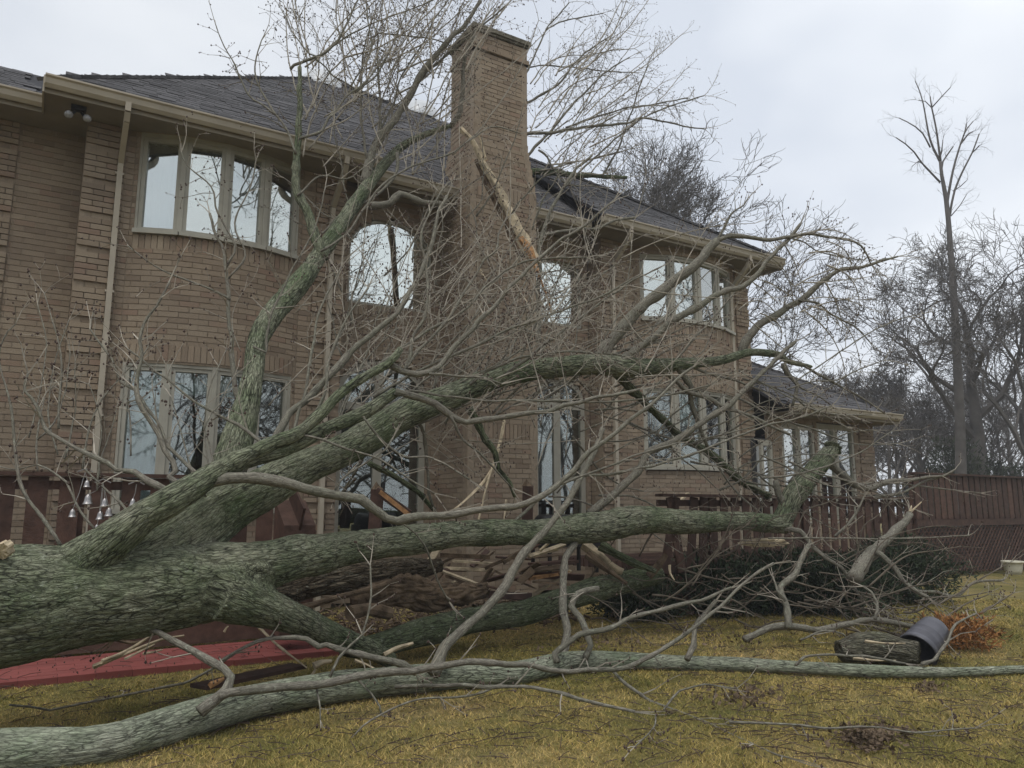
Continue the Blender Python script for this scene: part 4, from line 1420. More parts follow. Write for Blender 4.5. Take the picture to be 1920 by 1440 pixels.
# fine crown rising over the roof in front of the sky
for k in range(60):
    x0, y0 = rnd.uniform(560, 880), rnd.uniform(100, 330)
    ang = R(rnd.uniform(35, 110))
    ln = rnd.uniform(120, 300)
    cv = rnd.uniform(-60, 60)
    dx, dy = math.cos(ang), -math.sin(ang)
    pts = [(x0 + dx * ln * f - dy * cv * f * (1 - f) * 2, y0 + dy * ln * f + dx * cv * f * (1 - f) * 2) for f in (0, .25, .5, .75, 1)]
    d0 = rnd.uniform(9.8, 10.9)
    branch(pts, rnd.uniform(2.4, 4), 1.5, d0, d0 + .3, 4, .55, mat='twig', rmax=.005)
for k in range(34):
    x0, y0 = rnd.uniform(990, 1130), rnd.uniform(130, 340)
    ang = R(rnd.uniform(5, 65))
    ln = rnd.uniform(90, 230)
    cv = rnd.uniform(-50, 50)
    dx, dy = math.cos(ang), -math.sin(ang)
    pts = [(x0 + dx * ln * f - dy * cv * f * (1 - f) * 2, y0 + dy * ln * f + dx * cv * f * (1 - f) * 2) for f in (0, .25, .5, .75, 1)]
    branch(pts, rnd.uniform(2.2, 3.6), 1.4, 14.9, 15.4, 3, .7, mat='twig', rmax=.007)
# drooping ends past the right-hand corner of the house
for k in range(20):
    x0, y0 = rnd.uniform(1370, 1560), rnd.uniform(440, 600)
    ang = R(rnd.uniform(-70, 25))
    ln = rnd.uniform(60, 150)
    cv = rnd.uniform(-60, 10)
    dx, dy = math.cos(ang), -math.sin(ang)
    pts = [(x0 + dx * ln * f - dy * cv * f * (1 - f) * 2, y0 + dy * ln * f + dx * cv * f * (1 - f) * 2) for f in (0, .25, .5, .75, 1)]
    branch(pts, rnd.uniform(2.2, 3.4), 1.3, 9.8, 10.2, 4, .35, up=-.3, mat='twig', rmax=.005)
# tangle low on the right, in front of the railing and shrubs
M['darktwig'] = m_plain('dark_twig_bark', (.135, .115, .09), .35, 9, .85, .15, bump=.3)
DTW = MB()
for k in range(46):
    x0, y0 = rnd.uniform(1080, 1640), rnd.uniform(1040, 1180)
    ang = R(rnd.uniform(-45, 65))
    ln = rnd.uniform(80, 240)
    cv = rnd.uniform(-70, 70)
    dx, dy = math.cos(ang), -math.sin(ang)
    pts = [(x0 + dx * ln * f - dy * cv * f * (1 - f) * 2 + rnd.uniform(-8, 8), y0 + dy * ln * f + dx * cv * f * (1 - f) * 2 + rnd.uniform(-8, 8)) for f in (0, .25, .5, .75, 1)]
    d0 = rnd.uniform(9.2, 10.6)
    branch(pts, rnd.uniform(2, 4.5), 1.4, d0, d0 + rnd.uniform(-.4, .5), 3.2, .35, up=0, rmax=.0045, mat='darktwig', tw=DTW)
# loose ends close to the middle windows
for k in range(26):
    x0, y0 = rnd.uniform(600, 1020), rnd.uniform(380, 700)
    ang = R(rnd.uniform(20, 140))
    ln = rnd.uniform(90, 230)
    cv = rnd.uniform(-50, 50)
    dx, dy = math.cos(ang), -math.sin(ang)
    pts = [(x0 + dx * ln * f - dy * cv * f * (1 - f) * 2 + rnd.uniform(-5, 5), y0 + dy * ln * f + dx * cv * f * (1 - f) * 2 + rnd.uniform(-5, 5)) for f in (0, .25, .5, .75, 1)]
    d0 = rnd.uniform(9.8, 11.2)
    branch(pts, rnd.uniform(3, 5.5), 1.8, d0, d0 + rnd.uniform(-.2, .3), 3.2, .5)
# hair-thin whips all across the facade
for k in range(125):
    x0, y0 = rnd.triangular(430, 1330, 800), rnd.triangular(430, 900, 720)
    ang = R(rnd.choice([rnd.uniform(22, 68), rnd.uniform(22, 68), rnd.uniform(-35, 20), rnd.uniform(80, 125)]))
    ln = rnd.uniform(90, 300)
    cv = rnd.uniform(-45, 45)
    dx, dy = math.cos(ang), -math.sin(ang)
    pts = [(x0 + dx * ln * f - dy * cv * f * (1 - f) * 2, y0 + dy * ln * f + dx * cv * f * (1 - f) * 2) for f in (0, .25, .5, .75, 1)]
    d0 = min(rnd.uniform(7.6, 10.2), 7.4 + (x0 - 400) / 260)
    branch(pts, rnd.uniform(1.8, 3.2), 1.1, d0, d0 + rnd.uniform(-.3, .6), 3.0, .4, mat='twig', rmax=.0042, sides=5, budp=.22)
# left whips in front of the wall
for k in range(14):
    x0, y0 = rnd.uniform(10, 420), rnd.uniform(800, 960)
    ang = R(rnd.uniform(60, 125))
    ln = rnd.uniform(110, 260)
    cv = rnd.uniform(-50, 50)
    dx, dy = math.cos(ang), -math.sin(ang)
    pts = [(x0 + dx * ln * f - dy * cv * f * (1 - f) * 2 + rnd.uniform(-5, 5), y0 + dy * ln * f + dx * cv * f * (1 - f) * 2 + rnd.uniform(-5, 5)) for f in (0, .25, .5, .75, 1)]
    branch(pts, rnd.uniform(3.5, 5.5), 2.2, 6.0, 6.5, 2.6, .35)
TW.build('twig', M['twig'], tree, False, 'stuff')
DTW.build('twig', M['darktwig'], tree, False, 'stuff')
BD.build('bud', M['bud'], tree, False, 'stuff')

# ================================================================== LIMBS LYING ABOUT
fl_tw, fl_bd = MB(), MB()
def on_ground(pts):
    """(x, y_bottom, width): depth from where its underside meets the grass"""
    out = []
    for x, yb, w in pts:
        d = float(atZ(x, yb, 0) @ FW)
        out.append((x, yb - w / 2, w, d))
    return out
p = atZ(480, 1345)
limb = thing('fallen_limb', 'long pale green limb lying across the grass along the bottom of the scene', 'limb', (p[0], p[1], 0))
lp = chain(on_ground([(-160, 1475, 92), (0, 1452, 84), (110, 1440, 76), (200, 1427, 70), (330, 1388, 66), (480, 1346, 60), (600, 1322, 55), (750, 1302, 50), (860, 1290, 46), (960, 1283, 40), (1060, 1262, 36), (1150, 1256, 32), (1250, 1256, 29), (1350, 1257, 26), (1440, 1260, 23), (1600, 1268, 21), (1700, 1270, 19), (1800, 1268, 17), (1920, 1262, 15), (2050, 1258, 11)]), None, None)
M['palebark'] = m_bark('pale_smooth_bark', (.42, .43, .335), (.035, .035, .028), (.19, .245, .15), .5, 1.15, .55)
fused('trunk', [lp], limb, M['palebark'], .011, .008, 22, .012)
fk = dict(parent=limb, tw=fl_tw, bd=fl_bd)
branch([(372, 1332), (392, 1318), (412, 1305), (425, 1292), (432, 1268), (420, 1252), (400, 1240), (365, 1224), (330, 1206), (300, 1192), (268, 1184), (240, 1187), (215, 1197)], 22, 5, 5.35, 5.9, 2, .3, **fk)
branch([(412, 1306), (430, 1298), (500, 1290), (600, 1282), (640, 1272), (720, 1260), (790, 1254), (860, 1240), (900, 1238), (1000, 1250), (1050, 1256), (1150, 1258), (1175, 1252), (1200, 1240), (1250, 1212), (1300, 1180), (1330, 1155), (1360, 1125), (1400, 1090), (1450, 1058)], 16, 5, 5.4, 7.4, 2, .4, **fk)
branch([(618, 1270), (635, 1235), (655, 1212), (680, 1190), (690, 1160), (695, 1120), (695, 1060)], 6, 4, 5.9, 6.2, 3, .3, **fk)
branch([(670, 1275), (695, 1300), (712, 1325), (715, 1340)], 6, 4, 6.0, 5.9, 2, .2, **fk)
branch([(592, 1285), (598, 1310), (600, 1350)], 5, 3, 5.8, 5.6, 1, .2, **fk)
branch([(400, 1248), (480, 1202), (530, 1195), (575, 1200), (600, 1215), (615, 1210), (655, 1222), (705, 1235), (755, 1247), (780, 1262)], 6, 17, 6.0, 6.5, 1.5, .3, **fk)
branch([(812, 1262), (842, 1207), (880, 1172), (917, 1137), (947, 1097), (985, 1035), (1022, 995), (1052, 960), (1072, 927), (1095, 882), (1115, 845), (1130, 800)], 20, 9, 6.6, 8.0, 1.2, .4, **fk)
branch([(1047, 1245), (1040, 1225), (1062, 1205), (1085, 1190), (1147, 1175), (1200, 1155), (1260, 1140), (1310, 1125), (1370, 1100)], 12, 5, 7.3, 7.6, 2, .4, **fk)
branch([(1122, 1102), (1100, 1106), (1085, 1112), (1072, 1135), (1090, 1157), (1102, 1185), (1110, 1210), (1098, 1232)], 11, 13, 7.8, 7.45, 1, .3, **fk)
branch([(1287, 1235), (1300, 1208), (1302, 1172), (1322, 1150), (1340, 1125)], 12, 7, 7.4, 7.7, 2, .3, **fk)
branch([(740, 1288), (812, 1285), (870, 1281), (920, 1287), (960, 1290), (1000, 1290), (1055, 1300), (1085, 1311), (1135, 1322), (1190, 1334)], 9, 7, 6.3, 5.75, 1, .3, **fk)
branch([(660, 1385), (680, 1362), (717, 1338), (780, 1313), (855, 1306), (905, 1298), (935, 1285)], 4, 5, 5.4, 6.3, 2, .3, **fk)
branch([(1147, 1258), (1172, 1282), (1200, 1303), (1235, 1328), (1272, 1347), (1310, 1362), (1400, 1402), (1480, 1420)], 8, 4, 6.9, 4.9, 2, .35, **fk)
branch([(1245, 1330), (1260, 1310), (1275, 1295), (1320, 1285), (1380, 1290)], 5, 3, 5.9, 6.4, 2.5, .3, **fk)
branch([(1490, 1248), (1505, 1232), (1560, 1227), (1640, 1232), (1700, 1243)], 6, 5, 7.3, 7.5, 2, .25, **fk)
branch([(1370, 1355), (1440, 1358), (1502, 1361), (1545, 1366), (1615, 1362), (1652, 1363), (1715, 1373), (1765, 1369), (1827, 1365)], 6, 3, 5.42, 5.35, 2.5, .3, **fk)
branch([(1730, 1245), (1750, 1238), (1775, 1200), (1800, 1165), (1830, 1150)], 8, 4, 7.3, 8.6, 2, .4, **fk)
branch([(20, 1320), (130, 1335), (240, 1328), (320, 1298), (375, 1268), (440, 1225)], 5, 6, 5.85, 7.4, 1, .3, **fk)
branch([(1230, 1340), (1225, 1365), (1190, 1400)], 4, 3, 5.8, 5.0, 2, .25, **fk)
fl_tw.build('twig', M['twig'], limb, False, 'stuff')
fl_bd.build('bud', M['bud'], limb, False, 'stuff')

# mossy log under the tree
p = atD(900, 1190, 9)
mlog = thing('mossy_log', 'mossy green log wedged under the big limb with dark ground behind it', 'log', (p[0], p[1], 0))
mp_ = chain([(640, 1215, 30, 7.6), (700, 1212, 42, 7.8), (770, 1190, 50, 8.1), (840, 1172, 50, 8.4), (900, 1158, 48, 8.7), (980, 1148, 44, 9.0), (1060, 1122, 44, 9.4), (1140, 1100, 42, 9.8), (1222, 1083, 38, 10.2), (1240, 1080, 30, 10.3)])
fused('trunk', [mp_], mlog, M['moss'], .014, .012, 20, .03)
# decayed hollow log
p = atD(700, 1130, 8.3)
hlog = thing('rotten_log', 'rotten broken trunk with brown crumbling wood below the big mossy limb', 'log', (p[0], p[1], 0))
M['rotbark'] = m_bark('rotting_bark', (.235, .20, .145), (.03, .024, .017), (.12, .085, .055), .6, .8, 1.0)
hp = [chain([(490, 1108, 60, 7.5), (560, 1098, 54, 7.8), (640, 1084, 54, 8.0), (720, 1072, 54, 8.3), (790, 1064, 44, 8.6), (830, 1058, 30, 8.8)])]
fused('trunk', hp, hlog, M['rotbark'], .013, .03, 18, .14)
hp = [chain([(660, 1122, 24, 7.95), (715, 1108, 48, 8.15), (780, 1106, 68, 8.4), (850, 1108, 60, 8.7), (915, 1104, 36, 8.95)])]
fused('root_stump', hp, hlog, M['rot'], .012, .045, 14, .26)
for pts, w, mt in (([(560, 1142), (600, 1130), (640, 1118), (700, 1103), (745, 1088)], 12, 'rot'), ([(655, 1150), (690, 1142), (730, 1150)], 30, 'rot')):
    Pc, rc = chain(taper(pts, w, w * .7), 7.6, 8.0)
    MB().tube(Pc, rc * (1 + (vnoise(Pc * 9, 3) - .5) * .6), 8).build('root', M[mt], hlog)

# branch propped up by the shrubs, tip torn white
p = atD(1640, 1060, 10)
prop = thing('broken_branch', 'thick leaning branch with a torn white tip in front of the right railing', 'branch', (p[0], p[1], 0))
pt, pb = MB(), MB()
pk = dict(parent=prop, tw=pt, bd=pb)
branch([(1600, 1085), (1615, 1065), (1632, 1040), (1657, 1015), (1685, 990), (1705, 962)], 26, 12, 9.4, 10.2, 1, .4, mat='smallbark', sides=12, **pk)
branch([(1642, 1035), (1652, 1042), (1675, 1062), (1692, 1087), (1715, 1107), (1740, 1120)], 10, 6, 9.6, 9.3, 2, .35, **pk)
branch([(1440, 1010), (1540, 1008), (1615, 1010), (1690, 1010), (1815, 1005)], 4, 3, 9.4, 9.8, 2.5, .35, **pk)
branch([(1565, 1005), (1587, 985), (1605, 960), (1620, 932)], 7, 4, 9.7, 9.9, 2, .4, **pk)
for a, c, w in (((1702, 965), (1728, 941), 5), ((1706, 960), (1709, 948), 7)):
    Pc, rc = chain(taper([a, c], w, 1.5), 10.2, 10.25)
    MB().tube(Pc, rc, 5).build('torn_tip', M['pale'], prop)
pt.build('twig', M['twig'], prop, False, 'stuff')
pb.build('bud', M['bud'], prop, False, 'stuff')

p = atZ(1600, 1185)
gb = thing('fallen_branch', 'grey branch lying on the grass behind the tipped dark planter', 'branch', (p[0], p[1], 0))
pt, pb = MB(), MB()
pk = dict(parent=gb, tw=pt, bd=pb)
branch([(1395, 1198), (1410, 1192), (1465, 1174), (1527, 1180), (1577, 1172), (1615, 1162), (1652, 1163), (1702, 1173), (1740, 1178)], 13, 9, 8.7, 9.5, 2, .4, **pk)
branch([(1480, 1180), (1477, 1160), (1472, 1127), (1465, 1100), (1485, 1080), (1505, 1045), (1517, 1020)], 14, 9, 8.8, 9.5, 2, .4, **pk)
branch([(1472, 1125), (1460, 1105), (1455, 1090)], 7, 5, 8.9, 9.0, 1, .3, **pk)
branch([(1640, 1160), (1645, 1130), (1635, 1110), (1620, 1100)], 8, 6, 9.0, 9.2, 2, .35, **pk)
branch([(1500, 1200), (1545, 1182), (1580, 1190), (1592, 1202)], 5, 4, 8.6, 8.6, 2, .25, **pk)
for k in range(16):
    x0, y0 = rnd.uniform(1480, 1840), rnd.uniform(1120, 1185)
    ln, ang = rnd.uniform(70, 200), R(rnd.uniform(-25, 40))
    dx, dy = math.cos(ang), -math.sin(ang)
    pts = [(x0 + dx * ln * f + rnd.uniform(-6, 6), y0 + dy * ln * f + rnd.uniform(-6, 6)) for f in (0, .3, .6, 1)]
    branch(pts, rnd.uniform(2.5, 4.5), 1.6, 9.4, 9.8, 2.5, .4, mat='darktwig', **pk)
branch([(1717, 1110), (1752, 1110), (1790, 1116), (1830, 1092), (1880, 1088)], 8, 5, 10.2, 11, 2, .4, **pk)
pt.build('twig', M['twig'], gb, False, 'stuff')
pb.build('bud', M['bud'], gb, False, 'stuff')

# ---- big splintered limb hanging down the chimney
p = atD(950, 480, 12.0)
spl = thing('splintered_limb', 'long pale splintered limb with orange torn end leaning against the chimney', 'limb', (p[0], p[1], 3.5))
def splinter(pts, w, d0, d1, mat, parent, name='splinter', flat=.5, seed=0, wend=None):
    Pc, rc = chain(taper(pts, w, wend or w * .8), d0, d1, .05)
    n = len(Pc)
    v, q, a = tube(Pc, rc, 9)
    v = v.reshape(n, 9, 3)
    fl_ = np.where(np.abs(np.arange(9) - 4.5)[None] < 2.2, .55, 1.0)
    jit = fl_ * (1 + (vnoise(np.c_[np.repeat(np.arange(n), 9) * .25, np.tile(np.arange(9), n) * 1.7, np.full(n * 9, seed)], 3) - .5).reshape(n, 9) * .9)
    v = Pc[:, None] + (v - Pc[:, None]) * jit[..., None]
    b = MB().add(v.reshape(-1, 3), q, [[0, k + 1, k] for k in range(1, 8)] + [[(n - 1) * 9, (n - 1) * 9 + k, (n - 1) * 9 + k + 1] for k in range(1, 8)], a)
    return b.build(name, M[mat], parent)
splinter([(862, 240), (885, 262), (903, 300), (925, 340), (948, 385), (966, 422), (982, 452), (1004, 492)], 9, 11.75, 11.3, 'pale', spl, 'heartwood', wend=25)
splinter([(976, 446), (986, 462), (996, 480), (1008, 508)], 19, 11.22, 11.15, 'orange', spl, 'torn_end', wend=9, seed=4)
splinter([(892, 300), (915, 345), (938, 390), (960, 440), (978, 480)], 12, 11.75, 11.4, 'rot', spl, 'bark_strip', wend=14, seed=7)
splinter([(898, 255), (905, 275), (912, 300)], 5, 11.6, 11.6, 'pale', spl, seed=2)
splinter([(1004, 495), (1012, 520), (1028, 560), (1034, 590)], 7, 11.2, 11.3, 'orange', spl, wend=3, seed=9)

def debris(name, label, cat, parts, group=None):
    """parts: (pixel path, width px, depth0, depth1, material)"""
    c = np.mean([chain(taper(pp, 1, 1), a, b_)[0].mean(0) for pp, w, a, b_, mt in parts], axis=0)
    t = thing(name, label, cat, (c[0], c[1], max(0, c[2] - .2)), group)
    for k, (pp, w, a, b_, mt) in enumerate(parts):
        splinter(pp, w, a, b_, mt, t, 'splinter', seed=k + int(c[0] * 7), wend=w * .5)
    return t
debris('split_branch', 'pale split branch standing against the lower chimney bricks, forked at the bottom', 'split branch', [
    ([(944, 788), (938, 820), (928, 860), (915, 900), (905, 940), (897, 975)], 9, 11.0, 10.3, 'pale'),
    ([(928, 870), (905, 905), (870, 940), (838, 965)], 8, 10.8, 10.2, 'pale'),
    ([(950, 937), (948, 955), (945, 975)], 5, 10.4, 10.3, 'pale')])
debris('split_sticks', 'thin splinters sticking out of the branches above the chimney shoulder', 'splinters', [
    ([(970, 545), (985, 562), (998, 585)], 4, 10.9, 10.9, 'pale'), ([(1000, 570), (1002, 580), (1004, 590)], 4, 10.9, 10.9, 'pale'),
    ([(900, 505), (905, 515), (912, 525)], 4, 10.6, 10.6, 'pale'), ([(905, 600), (925, 650), (945, 690)], 6, 10.5, 10.5, 'rot')])
debris('wood_splinters', 'pile of long pale splinters lying on the red paving under the trunk', 'splinters', [
    ([(192, 1240), (235, 1222), (285, 1190)], 9, 6.6, 7.1, 'pale'), ([(175, 1250), (230, 1228), (300, 1200), (345, 1192)], 8, 6.6, 7.2, 'pale'),
    ([(235, 1236), (262, 1222), (290, 1208)], 6, 6.7, 7.0, 'pale'), ([(215, 1200), (250, 1206), (275, 1200)], 8, 7.0, 7.1, 'rot'),
    ([(268, 1226), (290, 1222), (305, 1218)], 4, 6.8, 6.9, 'pale'), ([(300, 1195), (315, 1185), (322, 1180)], 6, 7.2, 7.3, 'rot'),
    ([(420, 1185), (424, 1178), (428, 1174)], 4, 7.5, 7.5, 'pale')])
debris('broken_stick', 'straight broken stick leaning on the grass beside the red paving', 'stick', [
    ([(485, 1176), (520, 1210), (575, 1252)], 6, 7.4, 6.9, 'pale')])
debris('splintered_wood', 'splintered pale wood on the grass where two logs meet', 'splintered wood', [
    ([(590, 1250), (605, 1242), (622, 1240)], 14, 6.9, 7.0, 'pale'), ([(575, 1278), (585, 1265), (592, 1255)], 7, 6.8, 6.8, 'pale'),
    ([(720, 1228), (745, 1215), (775, 1206)], 10, 7.5, 7.7, 'pale'), ([(665, 1238), (690, 1248), (705, 1256)], 6, 7.0, 7.0, 'pale'),
    ([(395, 1285), (410, 1278), (420, 1272)], 12, 6.0, 6.1, 'orange')])
debris('rotten_wood', 'ribbed orange rotten trunk piece lying under the right end of the big limb', 'rotten wood', [
    ([(1092, 1022), (1120, 1040), (1150, 1062), (1168, 1072)], 26, 9.9, 9.8, 'pale'), ([(1100, 1038), (1135, 1065), (1175, 1095)], 14, 9.8, 9.6, 'rot')])
debris('mossy_branch', 'mossy broken branch slanting down under the right end of the big limb', 'branch', [
    ([(1125, 1022), (1155, 1038), (1190, 1055), (1230, 1072)], 20, 9.7, 9.6, 'moss'), ([(1215, 1080), (1235, 1060), (1250, 1040)], 16, 9.8, 9.8, 'rot'), ([(1255, 1060), (1256, 1075), (1264, 1088)], 6, 9.7, 9.6, 'pale')])
# shattered deck boards heaped where the deck gave way
spots = []
for k in range(42):
    x, y = rnd.uniform(800, 1020), rnd.uniform(1030, 1130)
    ang = rnd.uniform(-.5, 1.2)
    ln = rnd.uniform(30, 120)
    spots.append((x, y, ang, ln))
for k, (x, y, ang, ln) in enumerate(spots):
    d = 9.2 + rnd.uniform(-.3, .8)
    a = atD(x, y, d)
    c = atD(x + math.cos(ang) * ln, y - math.sin(ang) * ln * .8, d + rnd.uniform(-.2, .5))
    o = MB().mbox(barM(a, c, rnd.uniform(.02, .10), rnd.uniform(.012, .025), rng.normal(size=3))).build('broken_plank', M[('deckwood', 'rot', 'rot', 'pale')[k % 4]])
    tag(o, {'deckwood': 'dark brown painted plank', 'rot': 'grey brown weathered plank', 'pale': 'pale raw splintered plank'}[('deckwood', 'rot', 'rot', 'pale')[k % 4]] + ' in the broken heap between the rotten log and the right railing', 'plank', ('dark', 'weathered', 'weathered', 'pale')[k % 4] + ' planks of the crushed deck')
for (pts, w, h, d0, d1, mt, lab) in (
    ([(372, 1288), (560, 1248)], .20, .03, 6.25, 7.15, 'deckwood', 'brown board lying flat on the grass beside the foreground limb'),
    ([(1000, 1058), (1075, 1052)], .20, .035, 9.9, 10.4, 'deckwood', 'level brown board behind the two upright branches'),
    ([(985, 1085), (1062, 1072)], .18, .035, 9.8, 10.3, 'orange', 'orange brown board behind the two upright branches'),
    ([(1226, 985), (1290, 925)], .05, .03, 11.5, 11.9, 'pale', 'narrow pale lath leaning over the right railing')):
    o = MB().mbox(barM(atD(*pts[0], d0), atD(*pts[1], d1), h, w, (0, 0, 1)) if False else barM(atD(*pts[0], d0), atD(*pts[1], d1), w, h, (0, 0, 1))).build('board', M[mt])
    tag(o, lab, 'board')
# crumbled wood under and round the rotten log
cb = MB()
g = np.random.default_rng(21)
for k in range(1700):
    x = g.uniform(560, 1080)
    y = g.uniform(1095, 1165)
    p = atZ(x, min(1200, y + 40), 0)
    if p[1] > 11 or p[1] < 8.6: continue
    p = p + np.array([g.normal() * .12, g.normal() * .12, 0])
    hmax = .30 * math.exp(-((x - 830) / 190) ** 2)
    p[2] = g.random() ** 1.5 * hmax + .02
    a = g.normal(size=3) * np.array([1, 1, .45])
    L = g.uniform(.03, .16)
    q = p + unit(a) * L
    q[2] = max(.01, q[2])
    cb.mbox(barM(p, q, g.uniform(.008, .035), g.uniform(.006, .02), g.normal(size=3)))
o = cb.build('wood_debris', M['rot'])
o['kind'] = 'stuff'
# broken posts of the deck
for px, py0, py1, px2, dd, lab in ((708, 918, 1030, 700, 9.6, 'dark broken deck post in front of the glass patio door'), (990, 912, 1010, 988, 10.2, 'brown deck post with a torn top right of the chimney')):
    a, c = atD(px2, py1, dd), atD(px, py0, dd)
    o = MB().mbox(barM(a, c, .14, .14)).build('deck_post', M['deckwood'])
    tag(o, lab, 'post')
    MB().add(np.array([[-.06, -.06, 0], [.06, -.06, 0], [.06, .06, 0], [-.06, .06, 0], [-.02, 0, .1], [.03, .02, .05]]) + c, None, [[0, 1, 5], [1, 2, 5], [2, 3, 4], [3, 0, 4], [0, 5, 4], [5, 2, 4]]).build('torn_top', M['rot'], o)
o = MB().mbox(barM(atD(706, 920, 9.4), atD(768, 964, 9.3), .04, .09, (0, 0, 1))).build('rail_piece', M['deckwood'])
tag(o, 'snapped reddish rail piece slanting down in front of the patio door', 'rail piece')
MB().mbox(barM(atD(712, 922, 9.36), atD(768, 966, 9.26), .012, .05, (0, 0, 1))).build('torn_face', M['orange'], o)

# ================================================================== SMALL THINGS
# bells on strings
def bells(label, spots, d, hook, stick):
    c = atD(*hook, d)
    t = thing('bell_chime', label, 'wind chime', c, 'bell chimes')
    b = MB().tube([c + np.array([-.06, 0, 0]), c + np.array([0, 0, .03]), c + np.array([.06, 0, 0])], .006, 5)
    b.build('hook', M['silver'], t)
    for x, y, s in spots:
        p = atD(x, y, d)
        h = s / F * d
        prof = [(.0, .5), (.12, .5), (.16, .42), (.27, .30), (.32, .05), (.36, -.2), (.46, -.42), (.52, -.5), (.47, -.5), (.28, .0), (.0, .28)]
        MB().lathe([(r * h, z * h) for r, z in prof], 16, Matrix.Translation(p.tolist())).build('bell', M['silver'], t, True)
        MB().tube([p + UP * h * .45, (p + c) / 2 + np.array([.004, 0, 0]), c], .0035, 4).build('string', M['silver'], t)
bells('cluster of five small silver bells hanging among twigs before the left railing', [(165, 936, 19), (196, 942, 15), (188, 966, 16), (204, 960, 16), (182, 989, 12)], 6.5, (193, 905), 0)
bells('single small silver bell hanging just above the upper left limb', [(249, 942, 14)], 6.4, (256, 908), 0)
bells('pair of small silver bells hanging beside the thin upright branch', [(136, 962, 15), (163, 907, 13)], 6.55, (160, 885), 0)

# tipped planter
pg = atZ(1738, 1240)
ax = unit(RT * .62 + FW * .42 + UP * .40)
zx = unit(np.cross(ax, UP)); yx = np.cross(zx, ax)
Mx = np.eye(4)
Mx[:3, 0], Mx[:3, 1], Mx[:3, 2], Mx[:3, 3] = zx, yx, ax, pg + UP * .20 - ax * .04
k = .92
prof = [(.0, .30), (.135, .30), (.15, .285), (.166, .20), (.176, .10), (.178, .095), (.186, .085), (.182, .07), (.186, .0), (.194, -.02), (.188, -.035), (.196, -.06), (.190, -.075), (.200, -.10), (.208, -.13), (.212, -.16), (.198, -.165), (.19, -.13), (.17, .08), (.13, .27), (.0, .275)]
pl = MB().lathe([(r * k, z * k) for r, z in prof], 36, Mx).build('planter', M['plastic'], None, True)
tag(pl, 'dark grey ribbed plastic planter tipped over on the grass at right', 'planter')
# weathered log chunk beside it
lg0 = chain([(1574, 1222, 40, 7.95), (1600, 1218, 48, 7.95), (1650, 1218, 50, 7.95), (1700, 1222, 46, 7.9), (1722, 1226, 42, 7.85)], None, None, .05)
M['greyrot'] = m_bark('weathered_log', (.20, .18, .14), (.05, .045, .035), (.14, .15, .09), .4, .8, 1.0)
lt_ = thing('weathered_log', 'short weathered grey log lying on the grass left of the tipped planter', 'log', (lg0[0][2][0], lg0[0][2][1], 0))
fused('log', [lg0], lt_, M['greyrot'], .010, .02, 16, .10)
for pp, w in (([(1622, 1202), (1660, 1206), (1698, 1206)], 4), ([(1600, 1234), (1640, 1238), (1680, 1238)], 5)):
    splinter(pp, w, 7.75, 7.72, 'pale', lt_, 'torn_strip', wend=2)
# cream pot
pc = atZ(1901, 1078, .0)
pd = float(pc @ FW)
s = 36 / F * pd / .5
po = MB().lathe([(0, 0), (.17 * s, 0), (.20 * s, .12 * s), (.225 * s, .27 * s), (.235 * s, .30 * s), (.26 * s, .30 * s), (.262 * s, .345 * s), (.235 * s, .35 * s), (.21 * s, .26 * s), (.0, .25 * s)], 28, Matrix.Translation(pc.tolist())).build('flower_pot', M['pot'], None, True)
tag(po, 'cream coloured flower pot on the lawn in front of the lattice', 'flower pot')
# grill
p = atD(1058, 968, 10.6)
gr = thing('grill', 'black covered barbecue grill on the deck behind the fallen limb', 'grill', (p[0], p[1], .7))
gm = np.eye(4); gm[:3, 0] = UP; gm[:3, 1] = np.array([0, 1, 0]); gm[:3, 2] = np.array([1, 0, 0]); gm[:3, 3] = (p[0], p[1], 1.22)
MB().lathe([(0, -.42), (.18, -.42), (.22, -.39), (.22, .39), (.18, .42), (0, .42)], 20, gm).build('lid', M['black'], gr, True)
MB().box(p[0] - .45, p[0] + .45, p[1] - .26, p[1] + .26, 1.02, 1.2).build('firebox', M['black'], gr)
for sx in (-.38, .38):
    for sy in (-.2, .2):
        MB().box(p[0] + sx - .02, p[0] + sx + .02, p[1] + sy - .02, p[1] + sy + .02, .67, 1.02).build('leg', M['black'], gr)

# ---- shrubs
def leaf_cloud(n, c, rad, size, fill=.55, seed=0, ground=True):
    g = np.random.default_rng(seed)
    d = g.normal(size=(n, 3))
    d /= np.linalg.norm(d, axis=1)[:, None]
    rr = g.random(n) ** fill
    lump = .62 + .75 * vnoise(d * 2.6 + seed, seed)
    p = np.array(c) + d * rr[:, None] * lump[:, None] * np.array(rad)
    if ground: p[:, 2] = np.abs(p[:, 2] - .03) + .03
    t = g.normal(size=(n, 3)) * .7 + d * .8 + np.array([0, 0, .5])
    t /= np.linalg.norm(t, axis=1)[:, None]
    s = np.cross(t, g.normal(size=(n, 3)))
    s /= np.maximum(1e-6, np.linalg.norm(s, axis=1))[:, None]
    L = size * g.uniform(.5, 1.4, n)[:, None]
    v = np.stack([p - s * L * .14, p + s * L * .14, p + t * L], 1).reshape(-1, 3)
    return MB().add(v, None, np.arange(n * 3).reshape(-1, 3))
